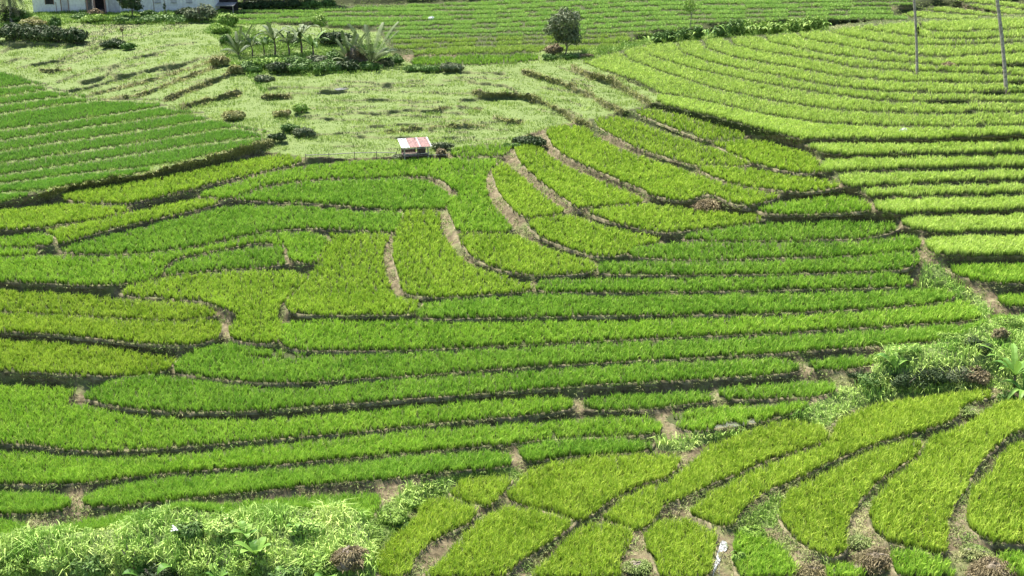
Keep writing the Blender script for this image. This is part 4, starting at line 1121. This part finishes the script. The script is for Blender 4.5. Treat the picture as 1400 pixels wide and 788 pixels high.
# ------------------------------------------------------------------ houses at the top left
def ground_at(u, v): return PV(u, v)
def house(u0, u1, v, label, wallmat, depth=7, wallh=3.2):
    a = PV(u0, v); b = PV(u1, v); z0 = min(a.z, b.z) - .3; w_ = (b - a).xy.length
    rz = math.atan2(b.y-a.y, b.x-a.x)
    r = empty('house', Vector(((a.x+b.x)/2, (a.y+b.y)/2, z0)), rz); setp(r, label, 'house')
    H = wallh
    m = MB(); m.box((0, depth/2, H/2), (w_, depth, H)); m.build('wall', wallmat, r)
    m = MB(); e = .7; hw = w_/2+e
    vs = [(-hw,-e,H-.05),(hw,-e,H-.05),(hw,depth+e,H-.05),(-hw,depth+e,H-.05),(-hw,depth/2,H+1.6),(hw,depth/2,H+1.6)]
    vs2 = [(x, y, z+.1) for x, y, z in vs]
    m.add(vs+vs2, [(6,7,11,10),(8,9,10,11),(0,4,5,1),(2,5,4,3),(0,1,7,6),(2,3,9,8),(0,6,10,4),(4,10,9,3),(1,5,11,7),(5,2,8,11)])
    m.build('roof', M_zinc, r)
    return r, w_, H
pm_ = 1/mpx(100, 18)
h1, w1, H1 = house(46, 118, 18, 'old whitewashed house with a dark window and brown door, top left', M_white)
def onwall(r, x, z, w_, h_, name, mat, d=.08, parent=None, y=-.02):
    m = MB(); m.box((x, y, z), (w_, d, h_)); return m.build(name, mat, parent or r)
k1 = w1/72
wn = onwall(h1, (69.5-82)*k1, 2.35, 11*k1, 1.5, 'window', M_dark); 
fr = MB(); 
for dx in (-5.8, 5.8): fr.box(((69.5-82+dx)*k1, -.06, 2.35), (.1, .06, 1.6))
fr.build('window_frame', M_brown, wn)
dr = onwall(h1, (90-82)*k1, 1.2, 7*k1, 2.0, 'door', M_lilac)
fr = MB()
for dx in (-5, 5): fr.box(((90-82+dx)*k1, -.07, 1.25), (.12, .08, 2.2))
fr.box(((90-82)*k1, -.07, 2.4), (1.25, .08, .12)); fr.build('door_frame', M_brown, dr)
onwall(h1, (78-82)*k1, 1.0, .07, 1.8, 'board', M_brown)
onwall(h1, 0, .25, w1*.98, .35, 'plinth', M_lilac, y=-.03)
# dark porch between the houses
a = PV(118, 20); b = PV(146, 20); pr = empty('porch', (a+b)/2 + Vector((0, 1.0, -.3))); setp(pr, 'dark open porch with brown posts between the two white houses', 'porch')
pw = (b-a).length
m = MB(); m.box((0, 3.0, 1.6), (pw, .15, 3.2)); m.build('back_wall', M_dark, pr)
m = MB(); m.box((0, 1.2, 3.1), (pw-.05, 4, .12)); m.build('roof', M_brown, pr)
for x in (-pw*.45, -.1*pw, pw*.42):
    m = MB(); m.box((x, -.6, 1.5), (.22, .22, 3.0)); m.build('post', M_brown, pr)
m = MB(); m.box((-.2, .2, .55), (pw*.6, .5, .7)); m.build('bench', M_wood, pr)
h2, w2, H2 = house(147, 292, 18, 'long white building with shallow pilasters and grey windows, top left', M_white, depth=9, wallh=3.6)
k2 = w2/145
def hx2(u): return (u-219.5)*k2
onwall(h2, hx2(157), 1.9, 15*k2, 3.5, 'grey_wall_bay', M_lilac, d=.1)
for u in (147.5, 205, 229, 249, 270): onwall(h2, hx2(u), 1.8, .35, 3.55, 'pilaster', M_white, d=.25)
for u in (217, 239, 260):
    wq = onwall(h2, hx2(u), 2.5, 8*k2, 1.3, 'window', M_lilac, d=.1)
    onwall(h2, hx2(u), 1.8, 8.6*k2, .08, 'sill', M_zinc, d=.2, parent=wq, y=-.08)
onwall(h2, 0, .3, w2*.99, .45, 'plinth', M_lilac, y=-.03)
# thin posts before the long building
for u, h_, lb in ((211, 24, 'thin wooden pole leaning at the long white building, left one'), (226, 26, 'dark thin pole with leaves before the long white building')):
    r = empty('pole', PV(u, 24)); setp(r, lb, 'pole'); m = MB(); m.tube([(0,0,-.2),(.08,0,1.5),(.0,0,3.4)], [.07,.06,.05], 6); m.build('shaft', M_wood, r)
    if u == 226: leafcloud('leaves', [((0,0,1.6),(.25,.25,.5)),((0,0,.4),(.35,.3,.4))], 160, .1, M_darkl, r)
# open shed on the right of the long building
a = PV(294, 16); sh = empty('shed', a + Vector((1.2, .5, -.2))); setp(sh, 'dark open shed with a pale awning beside the long white building', 'shed')
m = MB(); m.box((0, 2.5, 1.5), (3.4, .15, 3.0)); m.box((-1.6, 1.2, 1.5), (.12, 2.6, 3.0)); m.build('wall', M_dark, sh)
m = MB(); m.box((0, .8, 1.15), (3.3, 2.4, .08), rx=.12); m.build('awning', M_zinc, sh)
for x in (-1.5, 1.5):
    m = MB(); m.tube([(x, -.3, -.2), (x, -.3, 1.05)], .06, 6); m.build('post', M_woodl, sh)
tree(180, 27, 42, 50, M_darkl, 'dark dense tree in front of the long white building', name='dense_tree', n=2600, size=.16, trunkfrac=.25, blobs=12)
# palm at the top left corner
lp = empty('coconut_palm', PV(16, 32)); setp(lp, 'palm with hanging dry fronds in the top left corner', 'palm')
m = MB(); m.tube([(0,0,-.2),(.1,0,2),(0,0,4.2)], [.3,.24,.2], 8); m.build('trunk', M_trunk, lp)
for i in range(20):
    m = MB(); az = i*2.4; k = i/20
    m.frond((0, 0, 4.1), az, 3.6*random.uniform(.85,1.15), 1.1-1.2*k, 1.0, nl=20, ll=.85, lw=.09); m.build('frond', M_palm if i % 3 else M_brownl, lp)
leafcloud('undergrowth', [((0,.5,1.2),(2.0,1.2,1.4)), ((-1.5,.5,1.4),(1.5,1,1.6))], 900, .16, M_darkl, lp)
# woodlot along the top between house and far terraces
wl = ['pale forked trunk at the left end of the dark woodlot', 'thin dark tree second from the left in the woodlot', 'dark tree third in the woodlot above the far terraces', 'slim tree in the middle of the woodlot',
      'dark leafy tree right of the middle of the woodlot', 'shadowy tree sixth in the woodlot', 'green leafy tree near the right end of the woodlot', 'light leaved tree at the right end of the woodlot']
for i, u in enumerate((312, 332, 350, 368, 386, 404, 424, 446)):
    v = 11 - .02*(u-312)
    tree(u, v, 62, 44, M_darkl if i < 6 else M_shrub, wl[i], name='woodlot_tree', n=1500, size=.2, trunkfrac=.16 if i else .4, blobs=9, thick=.16, bark=M_trunk if i in (0, 3) else M_bark, group='trees of the dark woodlot')
for i, u in enumerate((322, 342, 362, 382, 402, 424, 448)):
    shrub(u, 12.5-.4*i, 30, 14, M_darkl if i < 5 else M_shrub, 'low dark undergrowth bush at the foot of the woodlot, %s from the left' % ORD[i], size=.16, group='undergrowth bushes of the woodlot')
r = empty('marker_post', PV(331, 14)); setp(r, 'small white post at the edge of the dark woodlot', 'post')
m = MB(); m.tube([(0.1,0,-.1),(0,0,.75)], .05, 6); m.build('shaft', M_white, r); m = MB(); m.tube([(-.02,0,.75),(-.1,0,.95)], [.13,.1], 8); m.build('cap', M_white, r)

# ------------------------------------------------------------------ gully and foreground plants
broad_plant(1221, 519, 26, 'young plant with two broad light leaves in the leafy gully', 3, .36, name='broad_leaf_plant', cat='broad leaf plant', trunk=.12, spreadaz=[math.radians(150), math.radians(25), math.radians(80)])
broad_plant(1385, 530, 62, 'large banana plant at the right edge of the leafy gully', 11, .17, trunk=.3, notch=.3)
broad_plant(1399, 545, 40, 'smaller banana plant cut by the right edge below the large one', 9, .18, trunk=.2)
for (u, v, w_, h_, mt, lb) in [
 (1170, 516, 30, 10, M_darkl, 'small dark bush at the left end of the leafy gully'),
 (1190, 528, 46, 20, M_shrub, 'green bush left below the two leaved plant in the gully'),
 (1200, 498, 30, 14, M_shrubl, 'light bush above the left side of the gully hollow'),
 (1240, 530, 56, 26, M_darkl, 'dark bush right below the two leaved plant in the gully'),
 (1275, 526, 56, 32, M_darkl, 'dark tangled bush in the middle of the gully'),
 (1308, 524, 54, 30, M_olive, 'olive bush in the right half of the gully'),
 (1336, 524, 50, 30, M_brownl, 'brown withered bush left of the large banana plant'),
 (1322, 490, 34, 17, M_darkl, 'dark bush on the upper rim of the gully'),
 (1345, 500, 30, 18, M_darkl, 'dark bush close to the large banana plant'),
 (1365, 482, 34, 22, M_brownl, 'brown dead bush behind the large banana plant'),
 (1376, 548, 34, 14, M_shrub, 'green bush at the foot of the large banana plant'),
 (1300, 482, 40, 14, M_shrubl, 'light green bush on the rim above the gully'),
 (1240, 498, 44, 14, M_wild, 'pale grassy bush on the rim above the two leaved plant'),
 (1378, 466, 44, 16, M_shrubl, 'light green bush at the right edge on the gully rim'),
]: shrub(u, v, w_, h_, mt, lb, size=.05)
# shaggy heaps where the lower right bunds end
heap(1108, 786, 34, 24, M_straw, 'pinkish clump of dead grass at the bottom, leftmost of three', 'dead grass clump', 'dead_grass_clump', M_brownl, 21)
heap(1197, 772, 44, 34, M_straw, 'shaggy brown clump of dead grass at the bottom, middle of three', 'dead grass clump', 'dead_grass_clump', M_brownl, 22)
heap(1357, 788, 52, 36, M_straw, 'wide brown clump of dead grass at the bottom, rightmost of three', 'dead grass clump', 'dead_grass_clump', M_brownl, 23)
heap(1178, 742, 26, 14, M_bark, 'mossy green clump above the middle dead grass clump', 'grass clump', 'grass_clump', M_dry, 24)
heap(1335, 755, 34, 16, M_bark, 'mossy green clump above the rightmost dead grass clump', 'grass clump', 'grass_clump', M_dry, 25)
heap(1326, 566, 26, 16, M_bark, 'small brown clump inside the upper lower-right paddy', 'grass clump', 'grass_clump', M_dry, 26)
heap(1140, 586, 30, 12, M_straw, 'pale dry clump beside the left end of the gully', 'dead grass clump', 'dead_grass_clump', M_dry, 27)
heap(872, 778, 32, 18, M_bark, 'dark hollow clump between two bottom paddies', 'grass clump', 'grass_clump', M_dry, 28)
heap(480, 790, 40, 36, M_bark, 'brown withered clump at the right end of the foreground mound', 'dead grass clump', 'dead_grass_clump', M_brownl, 29)
FG = [
 (20, 800, 60, 34, M_shrubl, 'light leafy bush at the bottom left corner'),
 (75, 796, 60, 32, M_wild, 'pale grassy bush second from the bottom left corner'),
 (130, 800, 70, 40, M_shrub, 'dark green bush low on the left of the foreground mound'),
 (185, 796, 60, 46, M_shrubl, 'yellow green bush on the left middle of the mound'),
 (215, 806, 60, 40, M_darkl, 'dark hollow bush near the white blossoms'),
 (275, 800, 70, 42, M_shrubl, 'yellow green bush right of the white blossoms'),
 (262, 760, 50, 30, M_shrub, 'dark bush behind the yellow green one on the mound'),
 (335, 800, 60, 40, M_shrubl, 'leafy bush under the taro leaves, bottom'),
 (395, 806, 60, 44, M_shrub, 'green bush between the broad leaf plants, bottom'),
 (440, 800, 60, 40, M_shrubl, 'light bush left of the brown withered clump'),
 (310, 752, 50, 28, M_wild, 'pale grass bush on top of the mound, middle'),
 (420, 752, 60, 28, M_wild, 'pale grass bush on top of the mound, right'),
 (535, 715, 44, 18, M_shrubl, 'light weedy bush on the path left of the yellow paddies'),
 (570, 693, 40, 14, M_shrubl, 'light weedy bush farther up the same path'),
 (560, 720, 44, 14, M_shrub, 'green weedy bush lowest on the same path'),
 (1030, 735, 44, 20, M_shrubl, 'light bush right above the white stream'),
 (1010, 770, 26, 22, M_shrubl, 'pale bush on the right bank of the stream'),
]
for (u, v, w_, h_, mt, lb) in FG: shrub(u, min(v, 850), w_, h_, mt, lb, size=.06 if mt is not M_shrub else .075, n=2200)
for (u, v, h_, lb, nl) in [
 (243, 800, 50, 'tall single broad leaf plant beside the white blossoms', 3), (340, 765, 36, 'taro plant with upright leaves on top of the mound', 5),
 (352, 790, 44, 'taro plant with large dark leaves left of centre of the mound', 6), (410, 752, 34, 'bright upright leafed plant on top of the mound', 4),
 (398, 800, 42, 'broad leaf plant with a pale round leaf, bottom edge', 6), (450, 805, 42, 'broad leaf plant next to the brown withered clump', 6),
 (300, 805, 40, 'broad leaf plant low in the mound centre', 6), (200, 806, 44, 'dark broad leaf plant left of the white blossoms', 6)]:
    broad_plant(u, v, h_, lb, nl, .42, name='broad_leaf_plant', cat='broad leaf plant', trunk=.3)
fl = empty('white_blossom', PV(243, 775)); setp(fl, 'small cluster of white blossoms in the foreground mound', 'flower')
m = MB()
for i in range(14): m.leaf((random.uniform(-.12,.12), random.uniform(-.1,.1), 1.05+random.uniform(-.12,.12)), i, .13, .09, rise=.6, droop=.5, n=3)
m.build('petals', M_white, fl); m = MB(); m.tube([(0,0,-.1),(0,0,1.1)], .015, 5); m.build('stem', M_shrub, fl)

# ------------------------------------------------------------------ water
def watersheet(name, poly, label, mat, lift=.05):
    pts = np.array(poly, float); c = pts.mean(0); allp = np.vstack([pts, c]); q = P(allp[:, 0], allp[:, 1]); q[:, 2] += lift
    me = bpy.data.meshes.new(name); n = len(pts); me.from_pydata([tuple(map(float, x)) for x in q], [], [(i, (i+1) % n, n) for i in range(n)])
    o = link(name, me, mat); setp(o, label, 'water', kind='structure')
watersheet('stream', chaikin([(986,740),(994,742),(995,751),(986,762),(982,778),(984,800),(973,800),(976,775),(980,760)], 2), 'narrow white stream spilling between the bottom paddies', M_foam, .04)
watersheet('flooded_patch', chaikin([(975,585),(990,578),(1010,574),(1040,574),(1040,580),(1010,584),(985,588)], 2), 'shallow water glinting in the patchy paddy by the gully', M_water, .05)
watersheet('flooded_meadow', chaikin([(455,122),(474,120),(478,122),(462,124)], 1), 'small puddle in the meadow behind the hut', M_water, .06)
# ------------------------------------------------------------------ camera, light, render
cam = bpy.data.cameras.new('camera'); co = bpy.data.objects.new('camera', cam); col.objects.link(co)
co.location = (0, 0, CZ); co.rotation_euler = (math.radians(90) - PITCH, 0, 0)
cam.sensor_fit = 'HORIZONTAL'; cam.sensor_width = 36; cam.lens = 36*F/1400; cam.clip_end = 6000; cam.clip_start = .5
scene.camera = co
w = bpy.data.worlds.new('World'); scene.world = w; w.use_nodes = True
nt = w.node_tree; bg = nt.nodes['Background']; sky = nt.nodes.new('ShaderNodeTexSky'); sky.sky_type = 'NISHITA'; sky.sun_disc = False
SUN_EL = math.radians(56); SUN_AZ = math.radians(-30)   # azimuth from +Y towards +X
sky.sun_elevation = SUN_EL; sky.sun_rotation = SUN_AZ
nt.links.new(sky.outputs[0], bg.inputs[0]); bg.inputs[1].default_value = .075
ld = bpy.data.lights.new('sun', 'SUN'); ld.energy = 4.6; ld.angle = math.radians(8); ld.color = (1, .95, .86)
lo = bpy.data.objects.new('sun', ld); col.objects.link(lo)
dirv = Vector((math.sin(SUN_AZ)*math.cos(SUN_EL), math.cos(SUN_AZ)*math.cos(SUN_EL), math.sin(SUN_EL)))
lo.rotation_euler = dirv.to_track_quat('Z', 'Y').to_euler(); lo.location = (0, 100, 80)
scene.view_settings.view_transform = 'Standard'; scene.view_settings.look = 'None'; scene.view_settings.gamma = 1; scene.view_settings.exposure = 1.6
